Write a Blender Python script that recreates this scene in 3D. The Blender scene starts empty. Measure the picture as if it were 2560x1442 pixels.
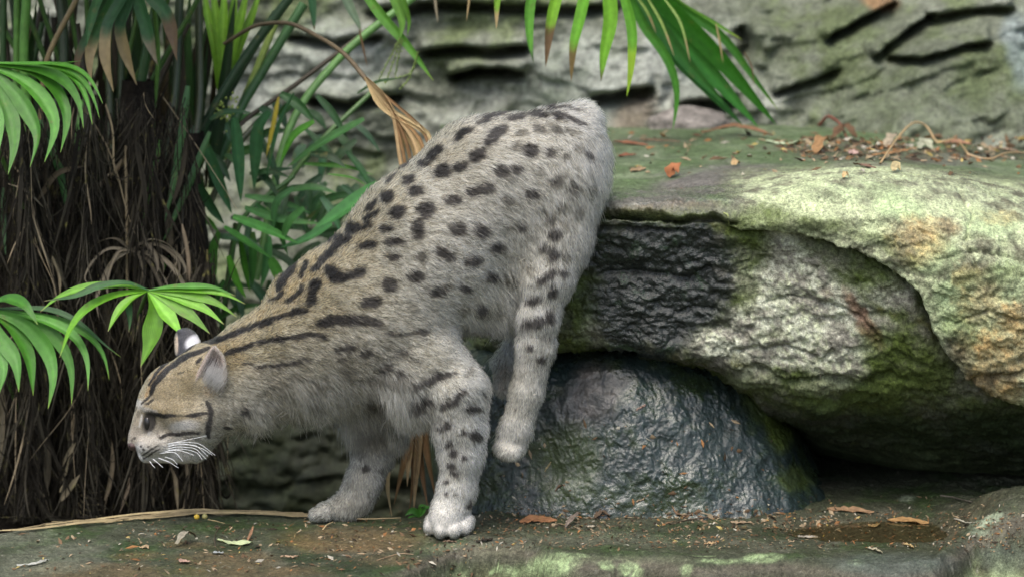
import bpy, bmesh, math, random
import numpy as np
from mathutils import Vector, Matrix
from mathutils.bvhtree import BVHTree

# ------------------------------------------------------------------ camera, sky, sun, exposure
SC = bpy.context.scene
COL = SC.collection
R = math.radians
FPX = 7160.0; CAMY = -4.0; CAMZ = 0.99; PITCH = R(9.0)
cam_d = bpy.data.cameras.new('camera'); cam = bpy.data.objects.new('camera', cam_d); COL.objects.link(cam)
cam.location = (0, CAMY, CAMZ); cam.rotation_euler = (math.pi/2 - PITCH, 0, 0)
cam_d.sensor_width = 36.0; cam_d.lens = 36.0*FPX/2560.0
cam_d.clip_start = 0.05; cam_d.clip_end = 500
cam_d.dof.use_dof = True; cam_d.dof.focus_distance = 4.02; cam_d.dof.aperture_fstop = 4.0
SC.camera = cam

SUN_EL, SUN_AZ = 60.0, 200.0          # soft overcast sun behind the camera's left shoulder
w = bpy.data.worlds.new('World'); SC.world = w; w.use_nodes = True
wn = w.node_tree.nodes; wl = w.node_tree.links
sky = wn.new('ShaderNodeTexSky'); sky.sky_type = 'NISHITA'; sky.sun_disc = False
sky.sun_elevation = R(SUN_EL); sky.sun_rotation = R(SUN_AZ)
sky.air_density = 1.0; sky.dust_density = 4.5; sky.ozone_density = 1.0
wl.new(sky.outputs[0], wn['Background'].inputs[0]); wn['Background'].inputs[1].default_value = 0.14
sd = bpy.data.lights.new('sun', 'SUN'); so = bpy.data.objects.new('sun', sd); COL.objects.link(so)
sd.energy = 1.5; sd.angle = R(40); sd.color = (1.0, 0.985, 0.93)
_az = R(SUN_AZ)
so.rotation_euler = (R(90-SUN_EL), 0, math.pi - _az)
SC.view_settings.view_transform = 'Standard'; SC.view_settings.look = 'None'
SC.view_settings.exposure = 0.92; SC.view_settings.gamma = 1.0; SC.view_settings.use_curve_mapping = False
SC.render.engine = 'CYCLES'
SC.cycles.max_bounces = 8; SC.cycles.diffuse_bounces = 4; SC.cycles.glossy_bounces = 3
SC.cycles.transmission_bounces = 6; SC.cycles.transparent_max_bounces = 8
SC.cycles.use_denoising = True
try: SC.cycles.denoiser = 'OPENIMAGEDENOISE'
except Exception: pass
SC.cycles_curves.shape = 'RIBBONS' if hasattr(SC, 'cycles_curves') else None

# ------------------------------------------------------------------ pixels <-> places
CP, SP = math.cos(PITCH), math.sin(PITCH)
def P(u, v, Y):
    """photo pixel + depth Y -> world point (numpy broadcasting)"""
    u = np.asarray(u, float); v = np.asarray(v, float); Y = np.asarray(Y, float)
    dx = (u-1280)/FPX; dy = -(v-721)/FPX
    wy = CP + dy*SP; wz = -SP + dy*CP
    t = (Y-CAMY)/wy
    return np.stack(np.broadcast_arrays(t*dx, Y, CAMZ + t*wz), -1)
def UV(p):
    p = np.asarray(p, float)
    x = p[..., 0]; y = p[..., 1]-CAMY; z = p[..., 2]-CAMZ
    f = y*CP - z*SP; up = y*SP + z*CP
    return 1280 + FPX*x/f, 721 - FPX*up/f
def PX(Y=0.0): return (Y-CAMY)/FPX       # metres per photo pixel at depth Y

# ------------------------------------------------------------------ noise (numpy)
_rs = np.random.RandomState(7)
_perm = np.tile(_rs.permutation(512), 3).astype(np.int32)
_grad = _rs.normal(size=(512, 3)).astype(np.float32); _grad /= np.linalg.norm(_grad, axis=1, keepdims=True)
def perlin(p):
    p = np.asarray(p, np.float32); sh = p.shape[:-1]; p = p.reshape(-1, 3)
    i = np.floor(p).astype(np.int32); f = p - i
    w_ = f*f*f*(f*(f*6-15)+10); i &= 511
    out = np.zeros(len(p), np.float32)
    for a in (0, 1):
        wa = w_[:, 0] if a else 1-w_[:, 0]
        pa = _perm[(i[:, 0]+a)]
        for b in (0, 1):
            wb = wa*(w_[:, 1] if b else 1-w_[:, 1])
            pb = _perm[pa + ((i[:, 1]+b) & 511)]
            for c in (0, 1):
                g = _grad[_perm[pb + ((i[:, 2]+c) & 511)]]
                d = g[:, 0]*(f[:, 0]-a) + g[:, 1]*(f[:, 1]-b) + g[:, 2]*(f[:, 2]-c)
                out += wb*(w_[:, 2] if c else 1-w_[:, 2])*d
    return (out*1.5).reshape(sh)
def fbm(p, scale, oct=4, gain=.5, seed=0.0, stretch=(1, 1, 1), ridged=False):
    p = (np.asarray(p, np.float32)*np.asarray(stretch, np.float32))*scale + np.float32(seed*13.7)
    s = 0; a = 1.0; t = 0
    for _ in range(oct):
        n = perlin(p)
        if ridged: n = 1-2*np.abs(n)
        s = s + a*n; t += a; a *= gain; p = p*2.03 + 5.1
    return s/t
def sstep(a, b, x):
    t = np.clip((x-a)/(b-a), 0, 1); return t*t*(3-2*t)
def lerp(a, b, t):
    t = np.asarray(t)
    return a + (b-a)*(t[..., None] if np.ndim(a) == np.ndim(t)+1 or np.ndim(b) == 1 and np.ndim(t) >= 1 else t)
def mixc(c, col, m): return c*(1-m[:, None]) + np.asarray(col, np.float32)[None]*m[:, None]
def poly_dist(u, v, pts):
    """distance to polyline and signed side (positive = right-hand/below for left-to-right lines)"""
    best = np.full(u.shape, 1e9); side = np.zeros(u.shape); par = np.zeros(u.shape)
    n = len(pts)-1
    for k in range(n):
        (x0, y0), (x1, y1) = pts[k][:2], pts[k+1][:2]
        dx, dy = x1-x0, y1-y0; L = dx*dx+dy*dy+1e-9
        t = np.clip(((u-x0)*dx+(v-y0)*dy)/L, 0, 1)
        ex, ey = u-(x0+t*dx), v-(y0+t*dy); d = np.hypot(ex, ey)
        s = np.sign(dx*ey-dy*ex); m = d < best
        best = np.where(m, d, best); side = np.where(m, s, side); par = np.where(m, (k+t)/n, par)
    return best, side, par
def blobs(u, v, lst):
    """soft union of rotated ellipses (cu,cv,ru,rv,deg,strength)"""
    m = np.zeros(u.shape)
    for b in lst:
        cu, cv, ru, rv = b[:4]; a = R(b[4] if len(b) > 4 else 0); s = b[5] if len(b) > 5 else 1
        x = ((u-cu)*math.cos(a)+(v-cv)*math.sin(a))/ru; y = (-(u-cu)*math.sin(a)+(v-cv)*math.cos(a))/rv
        m = np.maximum(m, s*(1-sstep(.55, 1.25, np.hypot(x, y))))
    return m

# ------------------------------------------------------------------ objects and materials
def tag(o, label=None, cat=None, group=None, kind=None):
    if label: o['label'] = label
    if cat: o['category'] = cat
    if group: o['group'] = group
    if kind: o['kind'] = kind
    return o
def empty(name, loc=(0, 0, 0)):
    o = bpy.data.objects.new(name, None); COL.objects.link(o); o.location = loc; o.empty_display_size = .05
    return o
def mesh_obj(name, V, F, mat, parent=None, smooth=True, cols=None, wet=None, uvs=None):
    me = bpy.data.meshes.new(name)
    V = np.asarray(V, np.float32); F = np.asarray(F, np.int32)
    me.vertices.add(len(V)); me.vertices.foreach_set('co', V.ravel())
    n = F.shape[1]
    me.loops.add(F.size); me.loops.foreach_set('vertex_index', F.ravel())
    me.polygons.add(len(F)); me.polygons.foreach_set('loop_start', np.arange(0, F.size, n, dtype=np.int32))
    me.polygons.foreach_set('loop_total', np.full(len(F), n, np.int32))
    me.update(calc_edges=True)
    if smooth: me.polygons.foreach_set('use_smooth', np.ones(len(F), bool))
    if cols is not None:
        a = me.color_attributes.new('Col', 'FLOAT_COLOR', 'POINT')
        c = np.ones((len(V), 4), np.float32); c[:, :3] = cols[:, :3]
        a.data.foreach_set('color', c.ravel())
    if wet is not None:
        a = me.attributes.new('wet', 'FLOAT', 'POINT'); a.data.foreach_set('value', np.asarray(wet, np.float32))
    if uvs is not None:
        ul = me.uv_layers.new(name='UVMap'); ul.data.foreach_set('uv', np.asarray(uvs, np.float32)[F.ravel()].ravel())
    if mat is not None: me.materials.append(mat)
    o = bpy.data.objects.new(name, me); COL.objects.link(o)
    if parent is not None:
        o.parent = parent; o.matrix_parent_inverse = Matrix.Translation(parent.location).inverted()
    return o
def grid_faces(nr, nc, off=0):
    i = np.arange(nr-1)[:, None]*nc + np.arange(nc-1)[None]
    return (np.stack([i, i+1, i+nc+1, i+nc], -1).reshape(-1, 4) + off)
def grid_normals(G):
    du = np.gradient(G, axis=1); dv = np.gradient(G, axis=0)
    n = np.cross(du, dv); return n/(np.linalg.norm(n, axis=-1, keepdims=True)+1e-9)

class NT:
    def __init__(s, name):
        s.m = bpy.data.materials.new(name); s.m.use_nodes = True
        s.t = s.m.node_tree; s.b = s.t.nodes['Principled BSDF']; s.out = s.t.nodes['Material Output']
    def n(s, typ, **kw):
        nd = s.t.nodes.new(typ)
        for k, v in kw.items():
            if k.startswith('i_'):
                key = k[2:]; key = int(key) if key.isdigit() else key.replace('_', ' ')
                nd.inputs[key].default_value = v
            else: setattr(nd, k, v)
        return nd
    def l(s, a, b): s.t.links.new(a, b)
def rock_material(name, fine=160.0, bump=.35, rdry=.85, rwet=.16, speck=.35, spec_wet=.6, coat=0.0):
    N = NT(name); b = N.b
    at = N.n('ShaderNodeAttribute', attribute_name='Col'); we = N.n('ShaderNodeAttribute', attribute_name='wet')
    tc = N.n('ShaderNodeTexCoord')
    n1 = N.n('ShaderNodeTexNoise', i_Scale=fine, i_Detail=7.0, i_Roughness=.65); N.l(tc.outputs['Object'], n1.inputs['Vector'])
    n2 = N.n('ShaderNodeTexNoise', i_Scale=fine*.22, i_Detail=6.0, i_Roughness=.6); N.l(tc.outputs['Object'], n2.inputs['Vector'])
    vo = N.n('ShaderNodeTexVoronoi', i_Scale=fine*.9); N.l(tc.outputs['Object'], vo.inputs['Vector'])
    mr = N.n('ShaderNodeMapRange'); mr.inputs[1].default_value = .3; mr.inputs[2].default_value = .7
    mr.inputs[3].default_value = 1-speck; mr.inputs[4].default_value = 1+speck; N.l(n1.outputs[0], mr.inputs[0])
    mr2 = N.n('ShaderNodeMapRange'); mr2.inputs[1].default_value = .3; mr2.inputs[2].default_value = .7
    mr2.inputs[3].default_value = .78; mr2.inputs[4].default_value = 1.22; N.l(n2.outputs[0], mr2.inputs[0])
    n4 = N.n('ShaderNodeTexNoise', i_Scale=fine*2.6, i_Detail=4.0, i_Roughness=.7); N.l(tc.outputs['Object'], n4.inputs['Vector'])
    mr4 = N.n('ShaderNodeMapRange'); mr4.inputs[1].default_value = .32; mr4.inputs[2].default_value = .68
    mr4.inputs[3].default_value = 1-speck*.9; mr4.inputs[4].default_value = 1+speck*.9; N.l(n4.outputs[0], mr4.inputs[0])
    mu0 = N.n('ShaderNodeMath', operation='MULTIPLY'); N.l(mr.outputs[0], mu0.inputs[0]); N.l(mr4.outputs[0], mu0.inputs[1])
    mu = N.n('ShaderNodeMath', operation='MULTIPLY'); N.l(mu0.outputs[0], mu.inputs[0]); N.l(mr2.outputs[0], mu.inputs[1])
    mx = N.n('ShaderNodeVectorMath', operation='SCALE'); N.l(at.outputs['Color'], mx.inputs[0]); N.l(mu.outputs[0], mx.inputs['Scale'])
    N.l(mx.outputs[0], b.inputs['Base Color'])
    ro = N.n('ShaderNodeMapRange'); ro.inputs[3].default_value = rdry; ro.inputs[4].default_value = rwet
    ad = N.n('ShaderNodeMath', operation='MULTIPLY_ADD'); ad.inputs[1].default_value = .5; ad.inputs[2].default_value = -.25
    N.l(n2.outputs[0], ad.inputs[0])
    ad2 = N.n('ShaderNodeMath', operation='ADD'); N.l(we.outputs['Fac'], ad2.inputs[0]); N.l(ad.outputs[0], ad2.inputs[1])
    N.l(ad2.outputs[0], ro.inputs[0]); N.l(ro.outputs[0], b.inputs['Roughness'])
    sp_ = N.n('ShaderNodeMapRange'); sp_.inputs[3].default_value = .15; sp_.inputs[4].default_value = spec_wet; N.l(ad2.outputs[0], sp_.inputs[0]); N.l(sp_.outputs[0], b.inputs['Specular IOR Level'])
    sm = N.n('ShaderNodeMath', operation='MULTIPLY_ADD'); sm.inputs[1].default_value = .5; N.l(n1.outputs[0], sm.inputs[0]); N.l(n2.outputs[0], sm.inputs[2])
    bp = N.n('ShaderNodeBump', i_Strength=bump, i_Distance=.006); N.l(sm.outputs[0], bp.inputs['Height'])
    N.l(bp.outputs[0], b.inputs['Normal'])
    if coat:                                   # film of water over the wet parts
        cw = N.n('ShaderNodeMath', operation='MULTIPLY'); cw.inputs[1].default_value = coat; N.l(we.outputs['Fac'], cw.inputs[0])
        N.l(cw.outputs[0], b.inputs['Coat Weight']); b.inputs['Coat Roughness'].default_value = .07; b.inputs['Coat IOR'].default_value = 1.5
        N.l(bp.outputs[0], b.inputs['Coat Normal'])
    return N.m
# ------------------------------------------------------------------ the setting: rock
MOSS = (.048, .068, .014); MOSSD = (.016, .028, .012); STONE = (.20, .19, .165); WETD = (.013, .018, .017)
LICH = (.36, .41, .24); LICHB = (.31, .39, .21); RUST = (.33, .20, .075); BROWN = (.13, .10, .072); PALE = (.45, .47, .37)

def pchip(xs, Ys, x):
    """cubic interpolation along axis 0 with monotone-limited slopes"""
    xs = np.asarray(xs, float); Ys = np.asarray(Ys, float)
    h = np.diff(xs); d = np.diff(Ys, axis=0)/h.reshape((-1,)+(1,)*(Ys.ndim-1))
    m = np.zeros_like(Ys); m[0] = d[0]; m[-1] = d[-1]
    m[1:-1] = np.where(d[1:]*d[:-1] > 0, 2*d[1:]*d[:-1]/(d[1:]+d[:-1]+np.where(d[1:]*d[:-1] > 0, 0, 1e-9)), 0)
    k = np.clip(np.searchsorted(xs, x)-1, 0, len(xs)-2)
    hh = h[k]; t = (x-xs[k])/hh
    sh = (-1,)+(1,)*(Ys.ndim-1); t = t.reshape(sh); hh = hh.reshape(sh)
    return ((1+2*t)*(1-t)**2*Ys[k] + t*(1-t)**2*hh*m[k] + t*t*(3-2*t)*Ys[k+1] + t*t*(t-1)*hh*m[k+1])
def loft(stations, nu, nv, wrap=0.0, nwrap=50):
    """stations: [(u, [(v, Y), ...])] -> grid of world points (nv rows, nu columns)"""
    us = np.array([s[0] for s in stations], float)
    K = np.array([s[1] for s in stations], float)               # S,K,2
    uu = np.linspace(us[0], us[-1], nu)
    Q = pchip(us, K, uu)                                         # nu,K,2
    W = P(uu[:, None], Q[..., 0], Q[..., 1])                     # nu,K,3
    seg = np.linalg.norm(np.diff(W, axis=1), axis=2).mean(0)
    # screen-size weighted rows
    sv = np.abs(np.diff(Q[..., 0], axis=1)).mean(0)*.00056
    t = np.concatenate([[0], np.cumsum(.75*sv+.25*seg)]); tt = np.linspace(0, t[-1], nv)
    G = pchip(t, np.swapaxes(W, 0, 1), tt)                       # nv,nu,3
    if wrap:                                                     # carry the left end round to the back
        tw = np.linspace(1, 0, nwrap, endpoint=False)[None, :]
        g0 = G[:, :1]; yb = np.maximum(g0[..., 1], wrap)
        L_ = np.repeat(g0, nwrap, axis=1).copy()
        L_[..., 1] = g0[..., 1]+(yb-g0[..., 1])*tw; L_[..., 0] -= .05*np.sin(tw*np.pi*.5)+.03*tw
        G = np.concatenate([L_, G], axis=1)
    return G

# ---- the ledge boulder (upper slab): terrace on top, lichened rim, wet face, undercut
K_ = [
 (1190, [(300, 1.45), (345, 1.05), (400, .75), (470, .50), (510, .34), (560, .30), (640, .30), (760, .31), (850, .33), (885, .40), (895, .60), (900, .95)]),
 (1300, [(300, 1.45), (345, 1.05), (400, .75), (470, .42), (525, .20), (556, .165), (640, .16), (760, .165), (850, .18), (882, .26), (893, .55), (900, .95)]),
 (1450, [(295, 1.45), (340, 1.05), (400, .70), (470, .33), (528, .12), (556, .105), (640, .115), (760, .12), (850, .13), (880, .19), (893, .55), (900, .95)]),
 (1600, [(290, 1.45), (335, 1.00), (400, .62), (470, .30), (530, .085), (560, .075), (650, .10), (770, .11), (855, .12), (885, .18), (900, .55), (910, .95)]),
 (1780, [(285, 1.45), (330, 1.00), (395, .60), (450, .32), (505, .085), (560, .060), (650, .085), (780, .095), (880, .10), (925, .16), (940, .55), (950, .95)]),
 (1900, [(285, 1.45), (325, 1.00), (385, .62), (440, .33), (480, .10), (560, .045), (650, .07), (790, .075), (930, .09), (990, .15), (1010, .55), (1030, .95)]),
 (2050, [(290, 1.45), (330, 1.00), (385, .60), (425, .33), (458, .105), (545, .03), (650, .05), (800, .055), (950, .075), (1040, .15), (1110, .40), (1180, .80)]),
 (2200, [(300, 1.45), (340, 1.00), (385, .62), (420, .34), (452, .12), (540, .02), (650, .025), (800, .035), (950, .07), (1040, .15), (1130, .34), (1210, .70)]),
 (2350, [(310, 1.45), (350, 1.00), (390, .66), (430, .36), (468, .11), (560, .01), (680, .0), (820, .01), (960, .05), (1040, .12), (1140, .28), (1225, .55)]),
 (2560, [(330, 1.45), (370, 1.00), (410, .66), (460, .36), (512, .12), (610, .01), (740, -.01), (860, .0), (980, .03), (1040, .09), (1140, .25), (1225, .50)]),
 (2850, [(340, 1.45), (380, 1.00), (430, .66), (490, .36), (560, .14), (650, .03), (770, .0), (880, .01), (980, .04), (1040, .10), (1140, .26), (1225, .50)]),
]
G = loft(K_, 560, 430, 1.4)
N0 = grid_normals(G)
if N0[200, 340, 1] > 0: N0 = -N0
u, v = UV(G)
RIM = [(1770, 540), (1850, 572), (1950, 590), (2050, 600), (2150, 625), (2230, 662), (2300, 725), (2345, 850), (2420, 955), (2560, 1015), (2900, 1040)]
wu = u + 16*fbm(G, 24, 5, .6, seed=2); wv = v + 24*fbm(G, 20, 5, .62, seed=3)
d, s, _ = poly_dist(wu, wv, RIM)
frontal = sstep(.5, .2, G[..., 1])                                # 1 on the front, 0 far back on the terrace
rim = np.where(s < 0, 1.0, 0.0)*sstep(-2, 10, d)*sstep(1760, 1900, u)*frontal
disp = np.zeros(u.shape)
drim = rim*(.012 + .020*sstep(1800, 2100, u))
cr = sstep(26, 0, d)*(s >= 0)*sstep(1780, 1880, u)*sstep(2480, 2300, u)
disp -= cr*.016
# thin layers and cracks traced on the face
def crack(pts, wd, dp, sharp=1.0):
    global disp
    dd, _, pr = poly_dist(wu, wv, pts)
    disp -= dp*np.exp(-(dd/wd)**2)*sstep(0, .08, pr)*sstep(1, .92, pr)*frontal
LAY = [(1380, 540), (1500, 543), (1600, 548), (1700, 552), (1800, 552), (1850, 545)]
dl, sl, _ = poly_dist(wu, wv, LAY)
disp += frontal*np.where(sl < 0, 1, 0)*sstep(0, 8, dl)*sstep(90, 30, dl)*.012*sstep(1900, 1780, u)
crack(LAY, 5, .020); crack([(1400, 575), (1520, 572), (1640, 580), (1720, 574)], 5, .012)
crack([(1380, 885), (1450, 890), (1545, 880), (1600, 890)], 9, .02)
crack([(1480, 690), (1600, 675), (1720, 690), (1790, 670)], 8, .008)
crack([(1560, 760), (1700, 772), (1800, 762)], 6, .005)
crack([(1830, 870), (1900, 880), (1960, 862), (2050, 905), (2100, 870)], 5, .007)
crack([(1890, 760), (1980, 742), (2080, 756), (2160, 800), (2205, 850), (2180, 860)], 4, .006)
crack([(1870, 910), (1960, 960), (2060, 945), (2160, 960), (2250, 935)], 8, .012)
crack([(2420, 955), (2500, 925), (2600, 900)], 6, .012)
crack([(2380, 470), (2420, 540), (2400, 610), (2450, 680)], 4, .006); crack([(2330, 640), (2430, 625), (2560, 650)], 4, .006); crack([(2290, 560), (2380, 600), (2460, 590)], 3, .004); crack([(1930, 500), (2020, 520), (2100, 505), (2180, 530)], 4, .005); crack([(2380, 800), (2470, 770), (2570, 790)], 4, .006)
crack([(2160, 490), (2260, 535), (2330, 560)], 3, .004)
crack([(2050, 660), (2010, 700), (2040, 740)], 3, .004)
fr2 = frontal[..., None]
strat = fbm(G, 20, 5, .55, seed=5, stretch=(.38, .6, 1.0))
rough = fbm(G, 60, 4, .55, seed=6)
chip = fbm(G, 34, 4, .5, seed=7, ridged=True, stretch=(.7, 1, 1.2))
face = sstep(545, 600, v)*frontal
fine_ = fbm(G, 130, 3, .6, seed=11, ridged=True)
disp += (.011*strat + .0042*rough + .0050*chip*face + .0020*fine_*frontal)*(.4+.6*frontal)
disp += .010*fbm(G, 5, 3, seed=8)*(1-.4*frontal)
# broken flakes on the white patch
fl = np.floor(fbm(G, 14, 3, seed=9, stretch=(1, 1, 1.5))*5 + .35*fbm(G, 60, 2, seed=10))
disp += .0028*fl*face
gully = sstep(.0, .0, u)
G = G + N0*disp[..., None] + drim[..., None]*np.stack([N0[..., 0], np.minimum(N0[..., 1], -.25), .12*N0[..., 2]], -1)
# paint (albedo only)
u, v = UV(G); uf, vf = u.ravel(), v.ravel(); Pf = G.reshape(-1, 3)
n1 = fbm(Pf, 9, 5, .55, seed=21); n2 = fbm(Pf, 30, 5, .6, seed=22); n3 = fbm(Pf, 110, 3, .6, seed=23)
un = uf + 38*n1 + 30*n2 + 12*n3; vn = vf + 30*fbm(Pf, 10, 5, .6, seed=24) + 20*n3
top = 1-frontal.ravel(); top = np.maximum(top, sstep(545, 500, vf)*sstep(1900, 1780, uf)); rimf = rim.ravel()
topz = grid_normals(G); topz = topz if topz[20, 340, 2] > 0 else -topz; up = sstep(.55, .9, topz[..., 2].ravel())
C = np.tile(np.array(STONE, np.float32)*.8, (len(Pf), 1))
# face: moss-dark ground colour with pale bared patches
C = mixc(C, MOSS, .92*sstep(-.5, .2, n1+.6*n2))
C = mixc(C, (.10, .085, .03), .6*sstep(.1, .5, n2-.5*n1))
pale = blobs(un, vn, [(1990, 680, 160, 66, -8), (2060, 790, 125, 90, 0), (1900, 790, 90, 50, -20), (1960, 640, 60, 90, 0), (1950, 880, 140, 40, 5), (1800, 860, 80, 45, -10),
  (2110, 880, 90, 80, 0), (1500, 815, 50, 45, 0), (1850, 670, 36, 60, 0), (2110, 640, 60, 30, 20, .5), (2230, 720, 70, 50, 30, .75), (1890, 950, 70, 30, 0, .7), (2070, 970, 90, 26, 0, .6), (2200, 830, 50, 40, 0, .6)])
C = mixc(C, PALE, np.clip(pale*sstep(-.32, .22, n2+.6*n3+.35*n1), 0, 1))
C = mixc(C, (.26, .25, .21), np.clip(pale*sstep(.0, .5, n1*.5-n2+.25), 0, .8))
C = mixc(C, LICH, .5*np.clip(pale*sstep(.1, .5, n1+n3), 0, 1))
C = mixc(C, (.16, .09, .055), blobs(un, vn, [(2155, 800, 20, 90, -25, .8), (2190, 850, 20, 34, -25, .9), (2080, 740, 30, 14, 0, .3)]))
mossb = blobs(un, vn, [(1880, 600, 60, 60, 0), (1530, 640, 190, 70, 0, .85), (1460, 720, 90, 130, 0), (1500, 860, 150, 26, 0, .8), (2150, 660, 150, 60, 15), (2250, 900, 120, 90, 30), (1850, 620, 80, 80, 0), (2060, 985, 320, 50, 5, .8), (1870, 720, 40, 70, 0, .7)])
C = mixc(C, np.array(MOSS)*1.5, np.clip(mossb*(.75+.7*n2), 0, .95))
un2 = un+55*fbm(Pf, 16, 4, .6, seed=26); vn2 = vn+40*fbm(Pf, 16, 4, .6, seed=27)
wetm = blobs(un2, vn2, [(1640, 640, 210, 95, 0), (1640, 760, 180, 120, 0), (1500, 620, 120, 60, 0, .8), (1590, 850, 130, 50, 10, .9), (1750, 600, 90, 50, 0, .9), (1790, 660, 50, 90, 0, .8), (1720, 720, 90, 130, 10, .9)])
wetm = np.clip(wetm*sstep(-.55, .05, n1+.8*n2+.25*wetm), 0, 1)
C = mixc(C, WETD, np.clip(wetm*1.15, 0, .97))
C = mixc(C, (.018, .040, .016), .75*wetm*sstep(.05, .4, n2-.3*n1))
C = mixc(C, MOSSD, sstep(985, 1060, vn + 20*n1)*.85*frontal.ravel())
# rim
lich = np.clip(.65+.8*n1+.9*n2+.4*n3, 0, 1)
rc = mixc(np.tile(np.array((.24, .25, .175), np.float32), (len(Pf), 1)), LICH, lich)
rc = mixc(rc, (.13, .13, .085), sstep(.05, .5, -n1*.6-n2*.9+.1))
bright = blobs(un, vn, [(2250, 510, 75, 36, 10), (2380, 760, 60, 90, 20), (2330, 640, 60, 50, 0), (2480, 560, 80, 40, 0, .8), (2520, 700, 60, 60, 0, .7), (2200, 470, 60, 20, 0, .6), (2470, 830, 50, 50, 0, .6), (2100, 480, 70, 20, 0, .5)])
rc = mixc(rc, LICHB, np.clip(bright*(.8+.8*n2), 0, .9))
ru = blobs(un, vn, [(2290, 600, 70, 70, 40, .8), (2450, 760, 60, 60, 0, .55), (2510, 880, 90, 80, 0, .95), (2480, 960, 90, 40, 20, .95), (2350, 560, 50, 30, 0, .6), (2540, 800, 60, 60, 0, .8), (2410, 690, 40, 30, 0, .5), (2420, 880, 60, 50, 30, .5), (2500, 540, 50, 20, 0, .5)])
rc = mixc(rc, RUST, np.clip(ru*(.6+.9*n2+.5*n3), 0, .85))
rc = mixc(rc, np.array(MOSS)*1.2, np.clip(blobs(un, vn, [(1900, 545, 120, 34, 0, .9), (2000, 560, 150, 26, 0, .8), (2480, 690, 90, 26, -10, .6), (2400, 830, 60, 50, 30, .6), (2250, 640, 60, 18, 30, .7), (2180, 590, 110, 20, 15, .6)])*(.75+.9*n2), 0, .95))
C = C*(1-rimf[:, None]) + rc*rimf[:, None]
# terrace
tc = np.tile(np.array((.075, .112, .050), np.float32), (len(Pf), 1))
tc = mixc(tc, (.135, .17, .10), sstep(-.2, .4, n1+.4*n2))
tc = mixc(tc, (.115, .108, .098), blobs(un, vn, [(1780, 450, 180, 38, -8), (2130, 445, 160, 16, 0, .9), (1620, 505, 150, 24, 0, .9), (1860, 430, 90, 20, 0, .8), (2400, 400, 120, 14, 0, .6)]))
tc = mixc(tc, (.10, .075, .05), blobs(un, vn, [(1600, 528, 220, 16, 0, .9), (1740, 520, 80, 20, 0, .7)]))
tc = mixc(tc, (.05, .042, .034), np.clip(blobs(un, vn, [(2150, 385, 230, 22, 3, .9), (2480, 385, 220, 16, 3, .9), (1600, 352, 130, 12, 0, .8)])*(.7+.8*n2), 0, .9))
tm = np.clip(top*(1-rimf), 0, 1)
C = C*(1-tm[:, None]) + tc*tm[:, None]
C *= np.clip(1+.30*n2+.38*n3+.25*fbm(Pf, 260, 2, .6, seed=25), .35, 1.8)[:, None]
wet = np.clip(.95*wetm + .55*tm*(.5+1.2*n1) + .75*blobs(un, vn, [(1600, 530, 230, 26, 0), (1780, 480, 120, 24, 0), (2440, 470, 170, 24, 10), (2300, 440, 200, 14, 0)]) + .12, 0, 1)
M_LEDGE = rock_material('ledge_rock', 190, .9, speck=.5, coat=.22)
nr, nc = G.shape[:2]
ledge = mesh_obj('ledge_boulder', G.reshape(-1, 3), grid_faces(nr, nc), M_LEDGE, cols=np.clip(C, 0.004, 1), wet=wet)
tag(ledge, 'broad mossy boulder with lichened rim and wet black face above the dark hollow', 'boulder')
ledgeG = G

# ---- wet lower boulder
K2 = [
 (1120, [(860, 0.62), (905, 0.52), (970, 0.44), (1060, 0.38), (1160, 0.34), (1250, 0.32), (1290, 0.32), (1330, 0.32)]),
 (1180, [(850, 0.47), (890, 0.325), (960, 0.26), (1060, 0.23), (1160, 0.215), (1240, 0.2), (1285, 0.19), (1330, 0.19)]),
 (1300, [(840, 0.43), (885, 0.265), (955, 0.185), (1055, 0.155), (1155, 0.145), (1235, 0.135), (1285, 0.125), (1330, 0.12)]),
 (1450, [(830, 0.41), (880, 0.225), (955, 0.16), (1055, 0.135), (1155, 0.125), (1235, 0.115), (1285, 0.11), (1330, 0.1)]),
 (1560, [(825, 0.41), (868, 0.215), (950, 0.16), (1055, 0.135), (1155, 0.12), (1235, 0.11), (1290, 0.1), (1330, 0.09)]),
 (1700, [(850, 0.43), (898, 0.225), (975, 0.17), (1070, 0.14), (1165, 0.12), (1240, 0.11), (1292, 0.1), (1330, 0.09)]),
 (1850, [(920, 0.45), (965, 0.235), (1030, 0.185), (1110, 0.155), (1185, 0.135), (1245, 0.12), (1290, 0.11), (1330, 0.1)]),
 (1950, [(1010, 0.45), (1055, 0.265), (1100, 0.22), (1150, 0.19), (1205, 0.165), (1250, 0.14), (1285, 0.13), (1330, 0.12)]),
 (2020, [(1120, 0.5), (1155, 0.36), (1180, 0.29), (1205, 0.245), (1232, 0.205), (1258, 0.18), (1280, 0.165), (1330, 0.15)]),
 (2085, [(1225, 0.5), (1236, 0.4), (1246, 0.33), (1256, 0.28), (1266, 0.25), (1276, 0.22), (1290, 0.2), (1330, 0.19)]),
]
G = loft(K2, 420, 250, .9, 30); N0 = grid_normals(G)
if N0[120, 200, 1] > 0: N0 = -N0
wp = G + .012*np.stack([fbm(G, 40, 2, seed=31), fbm(G, 40, 2, seed=32), fbm(G, 40, 2, seed=33)], -1)
wr = fbm(wp, 75, 3, .55, seed=34, ridged=True, stretch=(1.15, 1, .8))
amp = np.clip(.55+1.1*fbm(G, 13, 3, seed=37), .12, 1.3)
wr2 = fbm(wp, 150, 3, .6, seed=38, ridged=True, stretch=(1, 1, .6))
d_ = .014*fbm(G, 7, 4, .55, seed=35) + amp*(.0028*wr + .0018*wr2) + .0045*fbm(G, 30, 4, .55, seed=36, stretch=(1.2, 1, .7))
G = G + N0*d_[..., None]
u, v = UV(G); Pf = G.reshape(-1, 3); uf, vf = u.ravel(), v.ravel()
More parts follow.
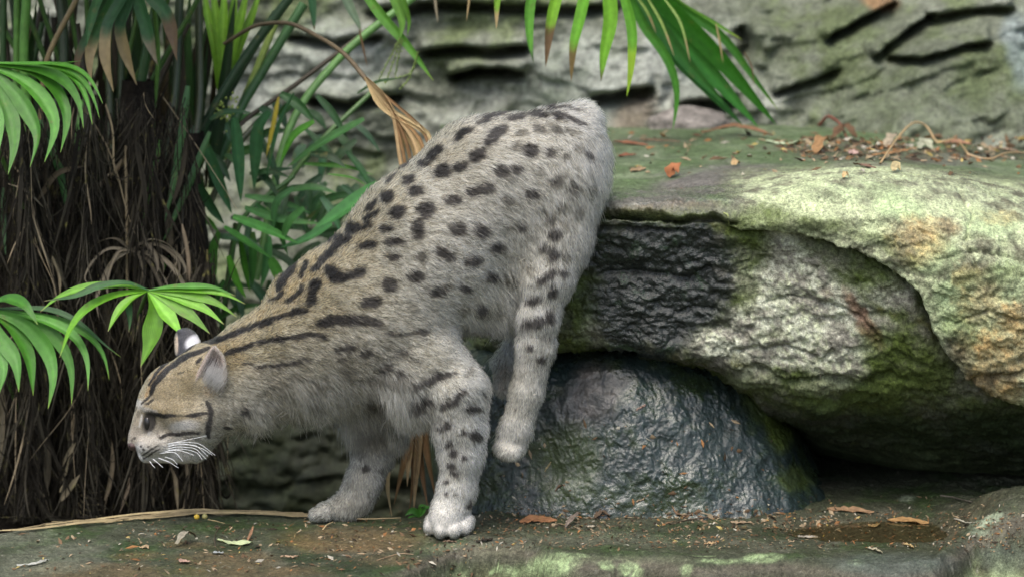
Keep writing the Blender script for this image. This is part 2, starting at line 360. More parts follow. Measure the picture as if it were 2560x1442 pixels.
n1 = fbm(Pf, 9, 5, .55, seed=41); n2 = fbm(Pf, 40, 4, .6, seed=42)
un = uf+40*n1+18*n2; vn = vf+40*fbm(Pf, 11, 4, seed=43)
C = np.tile(np.array((.016, .027, .026), np.float32), (len(Pf), 1))
C = mixc(C, (.022, .036, .013), .85*sstep(-.1, .4, n1+.7*n2))
C = mixc(C, (.075, .075, .062), .5*sstep(.25, .6, n2-.4*n1))
C = mixc(C, (.085, .075, .073), np.clip(blobs(un, vn, [(1490, 980, 80, 90, 10, .75), (1450, 1030, 60, 60, 0, .5)])*(.8+n2), 0, .8))
C = mixc(C, np.array(MOSS)*1.1, np.clip(blobs(un, vn, [(1955, 1060, 50, 55, 0, .95), (1990, 1190, 60, 40, 0, .5), (1420, 1160, 90, 110, 0, .5), (1900, 1010, 50, 40, 0, .6)]), 0, .9))
C *= (1+.3*n2)[:, None]
M_WET = rock_material('wet_rock', 150, .55, rdry=.6, rwet=.17, speck=.4, spec_wet=.65, coat=.62)
wet = np.clip(.68 + .9*n1 + .35*n2 - .5*blobs(un, vn, [(1490, 990, 80, 80, 0, .7)]) - .5*blobs(un, vn, [(1960, 1070, 60, 60, 0)]), .1, 1)
wetb = mesh_obj('wet_boulder', Pf, grid_faces(*G.shape[:2]), M_WET, cols=np.clip(C, .004, 1), wet=wet)
tag(wetb, 'dark glossy wet boulder with wrinkled surface below the mossy ledge', 'boulder')

# ---- ground: rock shelf with a broken front lip
def gx(n, a, b): return np.linspace(a, b, n)
LIP = [(-800, 1520), (600, 1480), (900, 1455), (1000, 1432), (1080, 1400), (1190, 1374), (1290, 1378), (1400, 1408), (1480, 1418), (1580, 1416), (1660, 1418), (1760, 1430), (1880, 1420), (2020, 1424), (2200, 1442), (2320, 1440), (2400, 1402), (2480, 1376), (2560, 1372), (2700, 1380), (3400, 1400)]
BACK = [(-800, 1345), (0, 1322), (150, 1302), (300, 1290), (480, 1274), (700, 1276), (900, 1284), (1150, 1284), (1400, 1270), (3400, 1262)]
xs = np.linspace(-1.0, 1.0, 760); ys = np.concatenate([np.linspace(-.45, .34, 330), np.linspace(.345, 1.3, 70)])
X, Y = np.meshgrid(xs, ys)
Q = np.stack([X, Y, np.zeros_like(X)], -1)
def z_to_Y(vv):
    a = PITCH + np.arctan((np.asarray(vv, float)-721)/FPX); return CAMZ/np.tan(a) + CAMY
lx = np.array([(a-1280)*PX(-.1) for a, b in LIP]); ly = z_to_Y([b for a, b in LIP])
bx = np.array([(a-1280)*PX(.14) for a, b in BACK]); by = z_to_Y([b for a, b in BACK])
wx = X + .012*fbm(Q, 20, 3, seed=51); wy = Y + .016*fbm(Q, 14, 4, seed=52) + .006*fbm(Q, 60, 3, seed=58)
lip = pchip(lx, ly, wx.ravel()).reshape(X.shape); bk = pchip(bx, by, X.ravel()).reshape(X.shape)
Z = .006*fbm(Q, 7, 3, seed=53)
drop = lip - wy
Z -= sstep(-.02, .03, drop)*.02 + np.clip(drop, 0, .3)*1.1 + .012*sstep(0, .02, drop)
Z += .012*np.exp(-((wy-lip-.035)/.025)**2)*sstep(-.2, .0, X)
# left dome falls away behind towards the palm
left = sstep(-.02, -.10, X)
Z -= left*(np.clip(wy-bk+.03, 0, .12)**2*14 + .10*sstep(.02, .16, wy-bk))
Z += .020*np.exp(-(((X+.17)/.13)**2 + ((Y+.03)/.05)**2))*sstep(0, 1, left+.6)*.35
Z -= .05*sstep(.25, .6, Y)*(1-left)*sstep(.45, .2, X)
# puddle hollow and the rock on the right
pud = np.exp(-(((X-.545)/.16)**2 + ((Y-.045)/.075)**2)**2)
Z -= .016*pud
Z += .05*sstep(.60, .74, X + .04*fbm(Q, 12, 3, seed=54))*sstep(.22, .05, Y)*sstep(-.16, -.05, Y)
fz = sstep(-.01, .02, drop)
rr_k = sstep(.58, .70, X)
Z += .004*fbm(Q, 26, 4, seed=55) + .0022*fbm(Q, 90, 3, seed=56) + .0012*fbm(Q, 200, 2, seed=50)
Z += (fz+.6*rr_k)*(.014*fbm(Q, 22, 4, .6, seed=57, ridged=True) + .005*fbm(Q, 70, 3, seed=59, ridged=True))
G = np.stack([X, Y, Z], -1)
u, v = UV(G); Pf = G.reshape(-1, 3); uf, vf = u.ravel(), v.ravel()
n1 = fbm(Pf, 8, 5, .55, seed=61); n2 = fbm(Pf, 32, 5, .6, seed=62); n3 = fbm(Pf, 130, 3, .6, seed=63)
un = uf+60*n1+25*n2; vn = vf+14*fbm(Pf, 9, 4, seed=64)+6*n2
C = np.tile(np.array((.058, .062, .040), np.float32), (len(Pf), 1))
C = mixc(C, (.040, .062, .022), sstep(-.1, .35, n1+.5*n2))
C = mixc(C, (.085, .082, .062), sstep(.1, .5, -n1+.6*n2))
br = blobs(un, vn, [(880, 1350, 190, 34, 0, .9), (560, 1400, 130, 26, 0, .65), (250, 1430, 220, 26, 0, .65), (480, 1365, 70, 12, 0, .7), (640, 1430, 220, 20, 0, .7), (960, 1400, 100, 18, 0, .6), (350, 1390, 60, 12, 0, .5)])
C = mixc(C, (.14, .092, .046), np.clip(br*(.75+.8*n2), 0, .85))
C = mixc(C, (.15, .15, .115), blobs(un, vn, [(130, 1400, 170, 40, -10, .6), (60, 1340, 120, 30, 0, .45), (1500, 1345, 260, 20, 0, .35)]))
C = mixc(C, (.018, .032, .010), np.clip(blobs(un, vn, [(560, 1370, 90, 14, 0, .8), (760, 1395, 70, 16, 0, .8), (870, 1420, 90, 18, 0, .9), (330, 1370, 80, 14, 0, .5), (1950, 1330, 110, 14, 0, .8), (1700, 1320, 160, 14, 0, .6), (2420, 1320, 80, 30, 0, .7)])*(.8+.8*n2), 0, .9))
C = mixc(C, (.15, .155, .10), np.clip(blobs(un, vn, [(1180, 1372, 120, 16, 0, .8), (1500, 1400, 260, 12, 0, .5)]), 0, .8))
edge = np.exp(-((drop.ravel()+.004)/.010)**2)*sstep(930, 1050, uf)
C = mixc(C, (.12, .10, .08), np.clip(edge*(.8+.8*n1), 0, .85))
fzr = fz.ravel()*sstep(.004, .02, drop.ravel())
fc = mixc(np.tile(np.array((.115, .115, .07), np.float32), (len(Pf), 1)), (.055, .045, .026), sstep(.0, .4, n2+.5*n1))
fc = mixc(fc, LICH, .8*sstep(-.05, .35, n1-.4*n2+.1))
C = C*(1-fzr[:, None]) + fc*fzr[:, None]
lb = blobs(un, vn, [(1380, 1415, 70, 30, 0), (1520, 1412, 22, 14, 0), (1575, 1425, 30, 22, 0), (1905, 1394, 60, 12, 0), (1800, 1396, 60, 7, 0, .7), (1720, 1425, 24, 16, 0, .7), (1300, 1425, 60, 18, 0, .6), (1430, 1390, 40, 8, 0, .6), (2140, 1405, 24, 8, 0, .5), (1240, 1415, 12, 7), (1220, 1425, 10, 6)])
C = mixc(C, LICHB, np.clip(lb*(.75+1.0*n3), 0, .9))
C = mixc(C, (.30, .33, .25), np.clip(blobs(un, vn, [(2470, 1300, 60, 16, -15, .9), (2280, 1245, 30, 9, 0, .8), (2450, 1330, 50, 10, 0, .6)])*(.7+1.3*n2), 0, .9))
C = mixc(C, (.10, .112, .105), blobs(un, vn, [(2230, 1410, 170, 34, 0, .6), (2520, 1400, 70, 40, 0, .5)]))
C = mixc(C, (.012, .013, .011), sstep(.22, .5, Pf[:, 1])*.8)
C = mixc(C, (.075, .064, .043), np.clip(pud.ravel()*1.3-.2, 0, .8))
gr = fbm(Pf, 330, 2, .6, seed=67)
C *= (np.clip(1+.35*n2+.4*n3+.45*gr, .3, 2)*.80)[:, None]*np.array([.94, 1.0, .92], np.float32)[None]
C = mixc(C, (.22, .21, .17), sstep(.42, .62, gr+.3*n3)*.6)
wet = np.clip(.30 + .55*n1 + .5*blobs(un, vn, [(1500, 1335, 500, 30, 0), (1200, 1310, 200, 20, 0), (2200, 1380, 260, 30, 0, .8), (700, 1330, 240, 30, 0, .6)]) - .5*fzr, 0, .95)
M_GROUND = rock_material('shelf_rock', 230, .9, rdry=.8, rwet=.2, speck=.45)
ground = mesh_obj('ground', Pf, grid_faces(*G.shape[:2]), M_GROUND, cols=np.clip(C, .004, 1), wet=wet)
tag(ground, kind='structure')
groundG = G
# far ground below and around the shelf
xs2 = np.linspace(-40, 40, 120); ys2 = np.linspace(-40, 6, 90); X2, Y2 = np.meshgrid(xs2, ys2)
Q2 = np.stack([X2, Y2, np.zeros_like(X2)], -1)
Z2 = -.42 + .05*fbm(Q2, .8, 3, seed=65)
c2 = np.tile(np.array((.05, .055, .03), np.float32), (X2.size, 1))*(1+.5*fbm(Q2, .6, 3, seed=66).ravel()[:, None])
tag(mesh_obj('terrain', np.stack([X2, Y2, Z2], -1).reshape(-1, 3), grid_faces(*X2.shape), M_GROUND, cols=np.clip(c2, .004, 1), wet=np.full(X2.size, .1)), kind='structure')

# puddle
a = np.linspace(0, 2*np.pi, 96, endpoint=False)
rr = 1 + .16*np.sin(3*a+1) + .10*np.sin(5*a) + .05*np.sin(9*a+2)
pc = np.array([.545, .045]); ring = np.stack([pc[0]+.245*rr*np.cos(a), pc[1]+.12*rr*np.sin(a)], -1)
VV = [(pc[0], pc[1])]
for k in (.33, .66, 1.0): VV += [tuple(pc+(q-pc)*k) for q in ring]
VV = np.array(VV); FF = [(0, 1+i, 1+(i+1) % 96, 0) for i in range(96)]
zw = -.0085
me_f = []
for i in range(96): me_f.append((0, 1+i, 1+(i+1) % 96))
for k in range(2):
    o0, o1 = 1+96*k, 1+96*(k+1)
    for i in range(96):
        j = (i+1) % 96; me_f += [(o0+i, o1+i, o1+j), (o0+i, o1+j, o0+j)]
Nw = NT('puddle_water'); Nw.t.nodes.remove(Nw.b)
_tr = Nw.n('ShaderNodeBsdfTransparent'); _tr.inputs[0].default_value = (.92, .88, .78, 1)
_gl = Nw.n('ShaderNodeBsdfGlossy'); _gl.inputs['Roughness'].default_value = .05; _fr = Nw.n('ShaderNodeFresnel', i_IOR=1.33)
_mx = Nw.n('ShaderNodeMixShader'); Nw.l(_fr.outputs[0], _mx.inputs[0]); Nw.l(_tr.outputs[0], _mx.inputs[1]); Nw.l(_gl.outputs[0], _mx.inputs[2]); Nw.l(_mx.outputs[0], Nw.out.inputs['Surface'])
tcw = Nw.n('ShaderNodeTexCoord'); nw = Nw.n('ShaderNodeTexNoise', i_Scale=45.0, i_Detail=2.0); Nw.l(tcw.outputs['Object'], nw.inputs['Vector'])
bw = Nw.n('ShaderNodeBump', i_Strength=.06, i_Distance=.002); Nw.l(nw.outputs[0], bw.inputs['Height']); Nw.l(bw.outputs[0], _gl.inputs['Normal']); Nw.l(bw.outputs[0], _fr.inputs['Normal'])
pud_o = mesh_obj('puddle', np.column_stack([VV, np.full(len(VV), zw)]), me_f, Nw.m)
tag(pud_o, kind='structure')

# ---- cliff behind
xs = np.linspace(-1.7, 1.9, 620); zs = np.concatenate([np.linspace(-.45, 1.15, 330), np.linspace(1.17, 2.4, 40)])
X, Z = np.meshgrid(xs, zs)
Q = np.stack([X, np.zeros_like(X), Z], -1)
base = 1.33 + .10*sstep(-.2, -.9, X) - .12*sstep(.3, .9, X) - .30*sstep(.42, -.2, Z)*sstep(.25, -.05, X) + .05*sstep(.9, 1.6, Z)
base -= (.20+.08*sstep(.4, .9, X))*sstep(.80, .40, Z)*sstep(.0, .2, X)
G = np.stack([X, base, Z], -1)
u, v = UV(G)
wq = Q.copy(); rt = sstep(.25, .75, X)            # right-hand strata dip steeply
wq[..., 2] = Z - rt*.42*(X-.4)
wq[..., 2] += .03*fbm(Q, 5, 3, seed=71)
strata = fbm(wq, 13, 4, .5, seed=72, stretch=(.30, 1, 1.0))
sl = strata*3.2; stepd = (np.floor(sl) + sstep(.0, .35, sl-np.floor(sl)))/3.2
soft = .55+.45*sstep(.2, .6, X)
d_ = -(.085-.035*sstep(.2, .6, X))*stepd*soft - .05*fbm(wq, 9, 3, seed=79)*sstep(.1, .5, X) - .06*fbm(Q, 3.2, 4, seed=73) - .02*fbm(Q, 24, 4, .6, seed=74) - .012*fbm(Q, 18, 3, seed=75, ridged=True)
def wcrack(pts, wd, dp):
    global d_
    dd, ss, pr = poly_dist(u+10*fbm(Q, 14, 3, seed=76), v+10*fbm(Q, 14, 3, seed=77), pts)
    d_ += dp*np.exp(-(dd/wd)**2)*sstep(0, .1, pr)*sstep(1, .9, pr)
    d_ -= .5*dp*sstep(0, 10, dd)*sstep(70, 20, dd)*(ss < 0)*sstep(0, .1, pr)*sstep(1, .9, pr)
wcrack([(1040, 140), (1130, 128), (1240, 132), (1330, 125)], 13, .10)
wcrack([(1120, 205), (1200, 178), (1320, 188)], 13, .12)
wcrack([(700, 95), (840, 110), (960, 90)], 12, .07)
wcrack([(760, 250), (870, 262), (1010, 245)], 12, .09)
wcrack([(900, 40), (1100, 20), (1400, 24), (1560, 20)], 13, .09)
wcrack([(1470, 255), (1560, 235), (1640, 225)], 16, .10)
wcrack([(1680, 275), (1760, 265), (1850, 250)], 16, .10)
wcrack([(1930, 240), (1990, 215), (2040, 200), (2100, 175)], 9, .06)
wcrack([(2060, 110), (2140, 60), (2250, 10)], 11, .09)
wcrack([(2180, 150), (2260, 90), (2340, 30)], 12, .08)
wcrack([(2210, 145), (2300, 150), (2400, 120), (2480, 110)], 10, .08)
wcrack([(2310, 50), (2420, 35), (2540, 22)], 10, .07)
wcrack([(1850, 60), (1880, 110), (1860, 150)], 20, .07)
G[..., 1] += d_
# keep the foot of the cliff behind the boulder's terrace
u, v = UV(G); Pf = G.reshape(-1, 3); uf, vf = u.ravel(), v.ravel()
n1 = fbm(Pf, 5, 5, .55, seed=81); n2 = fbm(Pf, 20, 5, .6, seed=82)
un = uf+60*n1; vn = vf+50*fbm(Pf, 6, 4, seed=83)
C = np.tile(np.array((.130, .142, .108), np.float32), (len(Pf), 1))
C = mixc(C, (.20, .212, .18), sstep(.05, .45, n1+.5*n2))
C = mixc(C, (.10, .125, .058), .9*sstep(.05, .45, -n1+.7*n2+.08))
C = mixc(C, (.055, .07, .035), np.clip(blobs(un, vn, [(2350, 260, 340, 130, 0, .85), (1900, 100, 140, 130, 0, .6), (2150, 120, 260, 140, 0, .6), (2400, 80, 220, 80, 0, .4), (2450, 330, 200, 70, 0, .6), (800, 560, 200, 90, 0, .5)])*(.8+.9*n2), 0, .85))
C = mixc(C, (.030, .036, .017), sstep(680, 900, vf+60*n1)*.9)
C = mixc(C, (.25, .27, .245), blobs(un, vn, [(1450, 200, 160, 120, 0, .6), (800, 140, 240, 90, 0, .6), (620, 200, 90, 120, 0, .6), (1700, 180, 120, 90, 0, .4)]))
C = mixc(C, (.15, .115, .08), blobs(un, vn, [(1600, 290, 75, 50, -45, .7)]))
C = mixc(C, (.30, .17, .08), np.clip(blobs(un, vn, [(2200, 8, 50, 22, 0, .8)]), 0, .7))
C = mixc(C, (.20, .25, .27), np.clip(blobs(un, vn, [(2540, 130, 40, 110, 0, .45)]), 0, .5))
C *= (1+.30*n2)[:, None]
M_CLIFF = rock_material('cliff_rock', 55, .6, rdry=.8, rwet=.4, speck=.4)
cliff = mesh_obj('cliff', Pf, grid_faces(*G.shape[:2]), M_CLIFF, cols=np.clip(C, .004, 1), wet=np.clip(.25+.6*n1, 0, .8))
tag(cliff, kind='structure')

# surfaces for laying things down
bpy.context.view_layer.update(); _dg = bpy.context.evaluated_depsgraph_get()
def bvh_of(o): return BVHTree.FromObject(o, _dg)
SURF = [bvh_of(o) for o in (ground, ledge, wetb, cliff)]
def ray(u, v):
    """where the ground, ledge or boulder is met along a pixel's direction"""
    o = Vector((0, CAMY, CAMZ)); p = P(u, v, 0.0); d = (Vector(p)-o).normalized(); best = None
    for b in SURF:
        h = b.ray_cast(o, d)
        if h[0] is not None and (best is None or h[3] < best[2]): best = (h[0], h[1] if h[1].dot(d) < 0 else -h[1], h[3])
    return best
# ------------------------------------------------------------------ the cat
HM = .035                                    # mid-plane of head and chest
def W3(p): return P(p[0], p[1], p[2]).astype(np.float64)
VOX = .003
_lo = np.array([-.58, -.13, -.01]); _hi = np.array([.16, .42, .66])
_dim = np.ceil((_hi-_lo)/VOX).astype(int)+1
D = np.full(_dim, .06, np.float32)
_ax = [(_lo[i]+VOX*np.arange(_dim[i])).astype(np.float32) for i in range(3)]
def prim(a, ra, b, rb, k=.02, sy=1.0, sub=False):
    """tapered capsule between two photo points, radii in photo pixels, blended in over k metres"""
    A = W3(a); B = W3(b); ra = ra*PX(a[2]); rb = rb*PX(b[2]); r = max(ra, rb) + k + .012
    lo = np.minimum(A, B)-r; hi = np.maximum(A, B)+r
    i0 = np.clip(((lo-_lo)/VOX).astype(int), 0, _dim-1); i1 = np.clip(((hi-_lo)/VOX).astype(int)+2, 1, _dim)
    sl = tuple(slice(i0[i], i1[i]) for i in range(3))
    x = _ax[0][sl[0]][:, None, None]; y = _ax[1][sl[1]][None, :, None]/sy; z = _ax[2][sl[2]][None, None, :]
    ax_, ay, az = A[0], A[1]/sy, A[2]; dx, dy, dz = B[0]-A[0], (B[1]-A[1])/sy, B[2]-A[2]
    L = dx*dx+dy*dy+dz*dz+1e-12
    t = np.clip(((x-ax_)*dx+(y-ay)*dy+(z-az)*dz)/L, 0, 1)
    d = np.sqrt((x-ax_-t*dx)**2+(y-ay-t*dy)**2+(z-az-t*dz)**2) - (ra+t*(rb-ra))
    o = D[sl]
    if sub:
        h = np.clip(.5-.5*(o+d)/k, 0, 1); D[sl] = o*(1-h) - d*h + k*h*(1-h)
    else:
        h = np.clip(.5+.5*(o-d)/k, 0, 1); D[sl] = o*(1-h) + d*h - k*h*(1-h)
def chain(pts, k=.02, sy=1.0):
    for (a, ra), (b, rb) in zip(pts[:-1], pts[1:]): prim(a, ra, b, rb, k, sy)
# trunk, neck
chain([((1384, 392, .080), 120), ((1225, 470, .065), 168), ((1070, 622, .045), 190), ((925, 785, .035), 186), ((775, 862, .035), 142), ((645, 915, HM), 108), ((545, 948, HM), 90)], .03, .74)
prim((1440, 335, .085), 66, (1458, 300, .09), 36, .03)              # root of the tail
prim((1110, 690, .045), 110, (1230, 740, .05), 75, .04, .8)              # belly
prim((800, 700, .04), 60, (735, 735, .04), 50, .03, .8)                    # withers
# head
prim((505, 948, HM), 84, (445, 968, HM), 66, .02)
prim((412, 985, HM), 56, (395, 1060, HM), 50, .02, .9)
prim((376, 1002, HM), 30, (340, 1090, HM), 20, .012, .95)                 # bridge of the nose
prim((352, 1102, HM), 22, (332, 1110, HM), 13, .008)                       # nose tip
for s_ in (-1, 1):
    prim((455, 1030, HM+s_*.026), 44, (500, 1040, HM+s_*.034), 44, .02)   # cheek
    prim((505, 1070, HM+s_*.024), 32, (470, 1090, HM+s_*.022), 30, .02)   # jowl
    prim((368, 1112, HM+s_*.013), 25, (410, 1105, HM+s_*.018), 28, .008)  # whisker pad
    prim((368, 1014, HM+s_*.020), 15, (405, 1024, HM+s_*.034), 13, .010)   # brow
prim((366, 1137, HM), 19, (480, 1112, HM), 44, .012)                       # chin and jaw
prim((600, 1000, HM), 55, (520, 1050, HM), 50, .03)                        # throat
for s_ in (-1, 1): prim((368, 1052, HM+s_*.050), 15, (369, 1053, HM+s_*.034), 14, .008, sub=True)   # eye sockets
prim((318, 1122, HM-.012), 6, (322, 1120, HM-.010), 5, .003, sub=True)
# near front leg
prim((960, 800, .0), 120, (1060, 930, -.005), 110, .03, .45)
prim((1060, 930, -.01), 105, (1135, 985, -.010), 80, .02, .55)
chain([((1138, 980, -.012), 80), ((1150, 1060, -.014), 60), ((1154, 1130, -.014), 50), ((1142, 1225, -.016), 42), ((1126, 1272, -.018), 44)], .012, .85)
prim((1126, 1275, -.018), 42, (1112, 1298, -.030), 40, .01)
for a, b, y_ in ((1078, 1316, -.030), (1102, 1324, -.045), (1134, 1325, -.046), (1160, 1318, -.034)): prim((a+6, b-16, y_+.014), 21, (a, b, y_), 19, .0025)
# far front leg
chain([((930, 960, .10), 90), ((940, 1060, .105), 58), ((934, 1130, .105), 44), ((910, 1200, .098), 38), ((890, 1245, .094), 36), ((862, 1268, .088), 34)], .014, .85)
prim((860, 1272, .086), 30, (815, 1280, .080), 25, .01)
for a, b, y_ in ((792, 1284, .066), (800, 1289, .082), (796, 1282, .098)): prim((a+22, b-6, y_), 19, (a, b, y_), 16, .003)
# near hind leg, reaching down
prim((1400, 455, .052), 98, (1385, 590, .045), 86, .05, .75)
prim((1300, 560, .06), 105, (1330, 640, .05), 80, .05, .75)
chain([((1385, 590, .045), 84), ((1368, 690, .026), 62), ((1350, 790, .018), 42), ((1342, 860, .020), 40), ((1318, 975, .022), 36), ((1291, 1070, .022), 35), ((1274, 1112, .020), 34)], .012, .9)
for a, b, y_ in ((1256, 1122, .008), (1268, 1130, .002), (1284, 1131, .004), (1297, 1124, .014)): prim((a+6, b-18, y_+.008), 15, (a, b, y_), 14, .005)
# far hind leg braced on the wet rock
chain([((1360, 560, .13), 80), ((1330, 720, .14), 60), ((1330, 800, .15), 42), ((1300, 870, .155), 30), ((1272, 905, .150), 27), ((1262, 935, .138), 24)], .014)
for a, b, y_ in ((1247, 962, .128), (1256, 975, .122), (1268, 975, .126)): prim((1262, 930, .138), 15, (a, b, y_), 11, .005)
# tail, carried behind the haunch onto the ledge
chain([((1430, 330, .15), 44), ((1435, 400, .23), 34), ((1410, 450, .27), 28), ((1360, 470, .30), 24), ((1300, 475, .33), 20)], .02)

def surface_nets(D, lo, vox):
    s = D < 0
    nx, ny, nz = D.shape
    acc = np.zeros((nx-1, ny-1, nz-1, 3), np.float32); cnt = np.zeros((nx-1, ny-1, nz-1), np.float32)
    def corner(i, j, k): return D[i:nx-1+i, j:ny-1+j, k:nz-1+k]
    sg = sum((corner(i, j, k) < 0).astype(np.int8) for i in (0, 1) for j in (0, 1) for k in (0, 1))
    act = (sg > 0) & (sg < 8)
    idx = np.argwhere(act)
    pos = np.zeros((len(idx), 3), np.float64); c = np.zeros(len(idx))
    I, J, K = idx.T
    for ax in range(3):
        o = [(0, 0), (0, 1), (1, 0), (1, 1)]
        for p, q in o:
            e0 = [0, 0, 0]; oth = [a for a in range(3) if a != ax]; e0[oth[0]] = p; e0[oth[1]] = q
            e1 = list(e0); e1[ax] = 1
            d0 = D[I+e0[0], J+e0[1], K+e0[2]]; d1 = D[I+e1[0], J+e1[1], K+e1[2]]
            m = (d0 < 0) != (d1 < 0); t = np.where(m, d0/np.where(m, d0-d1, 1), 0)
            pp = np.tile(np.array(e0, float), (len(idx), 1)); pp[:, ax] = t
            pos += pp*m[:, None]; c += m
    V = lo + vox*(idx + pos/c[:, None])
    vid = np.full(act.shape, -1, np.int64); vid[I, J, K] = np.arange(len(idx))
    F = []
    for ax in range(3):
        a, b = [q for q in range(3) if q != ax]
        s0 = [slice(1, -1)]*3; s0[ax] = slice(0, -1); s1 = list(s0); s1[ax] = slice(1, None)
        A_ = s[tuple(s0)]; B_ = s[tuple(s1)]
        ii = np.argwhere(A_ != B_)
        off = np.ones(3, int); off[ax] = 0; e = ii+off
        flip = A_[tuple(ii.T)]
        def cell(da, db):
            q = e.copy(); q[:, a] += da; q[:, b] += db; return vid[tuple(q.T)]
        q = np.stack([cell(-1, -1), cell(0, -1), cell(0, 0), cell(-1, 0)], 1)
        if ax == 1: flip = ~flip
        q[~flip] = q[~flip][:, ::-1]; F.append(q)
    F = np.concatenate(F); F = F[(F >= 0).all(1)]
    return V, F
bV, bF = surface_nets(D, _lo, VOX)
# light smoothing
def smooth(V, F, it, lam=.5):
    e = np.concatenate([F[:, [0, 1]], F[:, [1, 2]], F[:, [2, 3]], F[:, [3, 0]]])
    deg = np.bincount(e[:, 0], minlength=len(V)) + np.bincount(e[:, 1], minlength=len(V))
    for _ in range(it):
        s = np.zeros_like(V)
        for q in range(3):
            s[:, q] = np.bincount(e[:, 0], V[e[:, 1], q], len(V)) + np.bincount(e[:, 1], V[e[:, 0], q], len(V))
        V = V + lam*(s/deg[:, None]-V)
    return V
bV = smooth(bV, bF, 2)
def vnormals(V, F):
    n = np.cross(V[F[:, 2]]-V[F[:, 0]], V[F[:, 3]]-V[F[:, 1]]); N_ = np.zeros_like(V)
    for k in range(4):
        for q in range(3): N_[:, q] += np.bincount(F[:, k], n[:, q], len(V))
    return N_/(np.linalg.norm(N_, axis=1, keepdims=True)+1e-12)
if (vnormals(bV, bF)*(bV-bV.mean(0))).sum() < 0: bF = bF[:, ::-1]
# ears: cupped shells joined into the body mesh
def bez(pts, n):
    pts = np.asarray(pts, float); t = np.linspace(0, 1, len(pts)); tt = np.linspace(0, 1, n)
    return pchip(t, pts, tt)
def ear(front, back, cup, nt=16, ns=13):
    f = W_(bez(front, nt)); b = W_(bez(back, nt)); s = np.linspace(0, 1, ns)
    G_ = f[:, None]*(1-s)[None, :, None] + b[:, None]*s[None, :, None]
    pr = (4*s*(1-s))[None, :, None]*np.linspace(1, .15, nt)[:, None, None]
    G_ = G_ + pr*np.asarray(cup)[None, None]
    n = grid_normals(G_); thick = .0022*np.minimum(1, np.linspace(2.2, .4, nt))[:, None, None]
    A = (G_+n*thick).reshape(-1, 3); B = (G_-n*thick).reshape(-1, 3)
    Fa = grid_faces(nt, ns); Fb = grid_faces(nt, ns)[:, ::-1]+nt*ns
    rim_ = []
    bd = [(i, 0) for i in range(nt)] + [(nt-1, j) for j in range(1, ns)] + [(i, ns-1) for i in range(nt-2, -1, -1)]
    for (i, j), (k, l) in zip(bd[:-1], bd[1:]): rim_.append((i*ns+j, k*ns+l, k*ns+l+nt*ns, i*ns+j+nt*ns))
    return np.concatenate([A, B]), np.concatenate([Fa, Fb, np.array(rim_)])
def W_(p): return P(p[:, 0], p[:, 1], p[:, 2])
eV1, eF1 = ear([(472, 976, HM-.040), (493, 938, HM-.047), (513, 898, HM-.052), (530, 868, HM-.055)],
               [(552, 990, HM-.040), (562, 942, HM-.050), (557, 898, HM-.054), (535, 866, HM-.055)], (.006, .017, .003))
eV2, eF2 = ear([(441, 890, HM+.030), (439, 850, HM+.044), (446, 829, HM+.052), (460, 822, HM+.055)],
               [(502, 880, HM+.030), (497, 852, HM+.042), (482, 830, HM+.050), (464, 821, HM+.055)], (.003, -.012, .0))
nb = len(bV); ne1 = len(eV1)
CV = np.concatenate([bV, eV1, eV2]); CF = np.concatenate([bF, eF1+nb, eF2+nb+ne1])
part_id = np.zeros(len(CV), int); part_id[nb:nb+ne1] = 1; part_id[nb+ne1:] = 2
CN = vnormals(CV, CF)
CN[nb:] = vnormals(CV[nb:], CF[len(bF):]-nb)

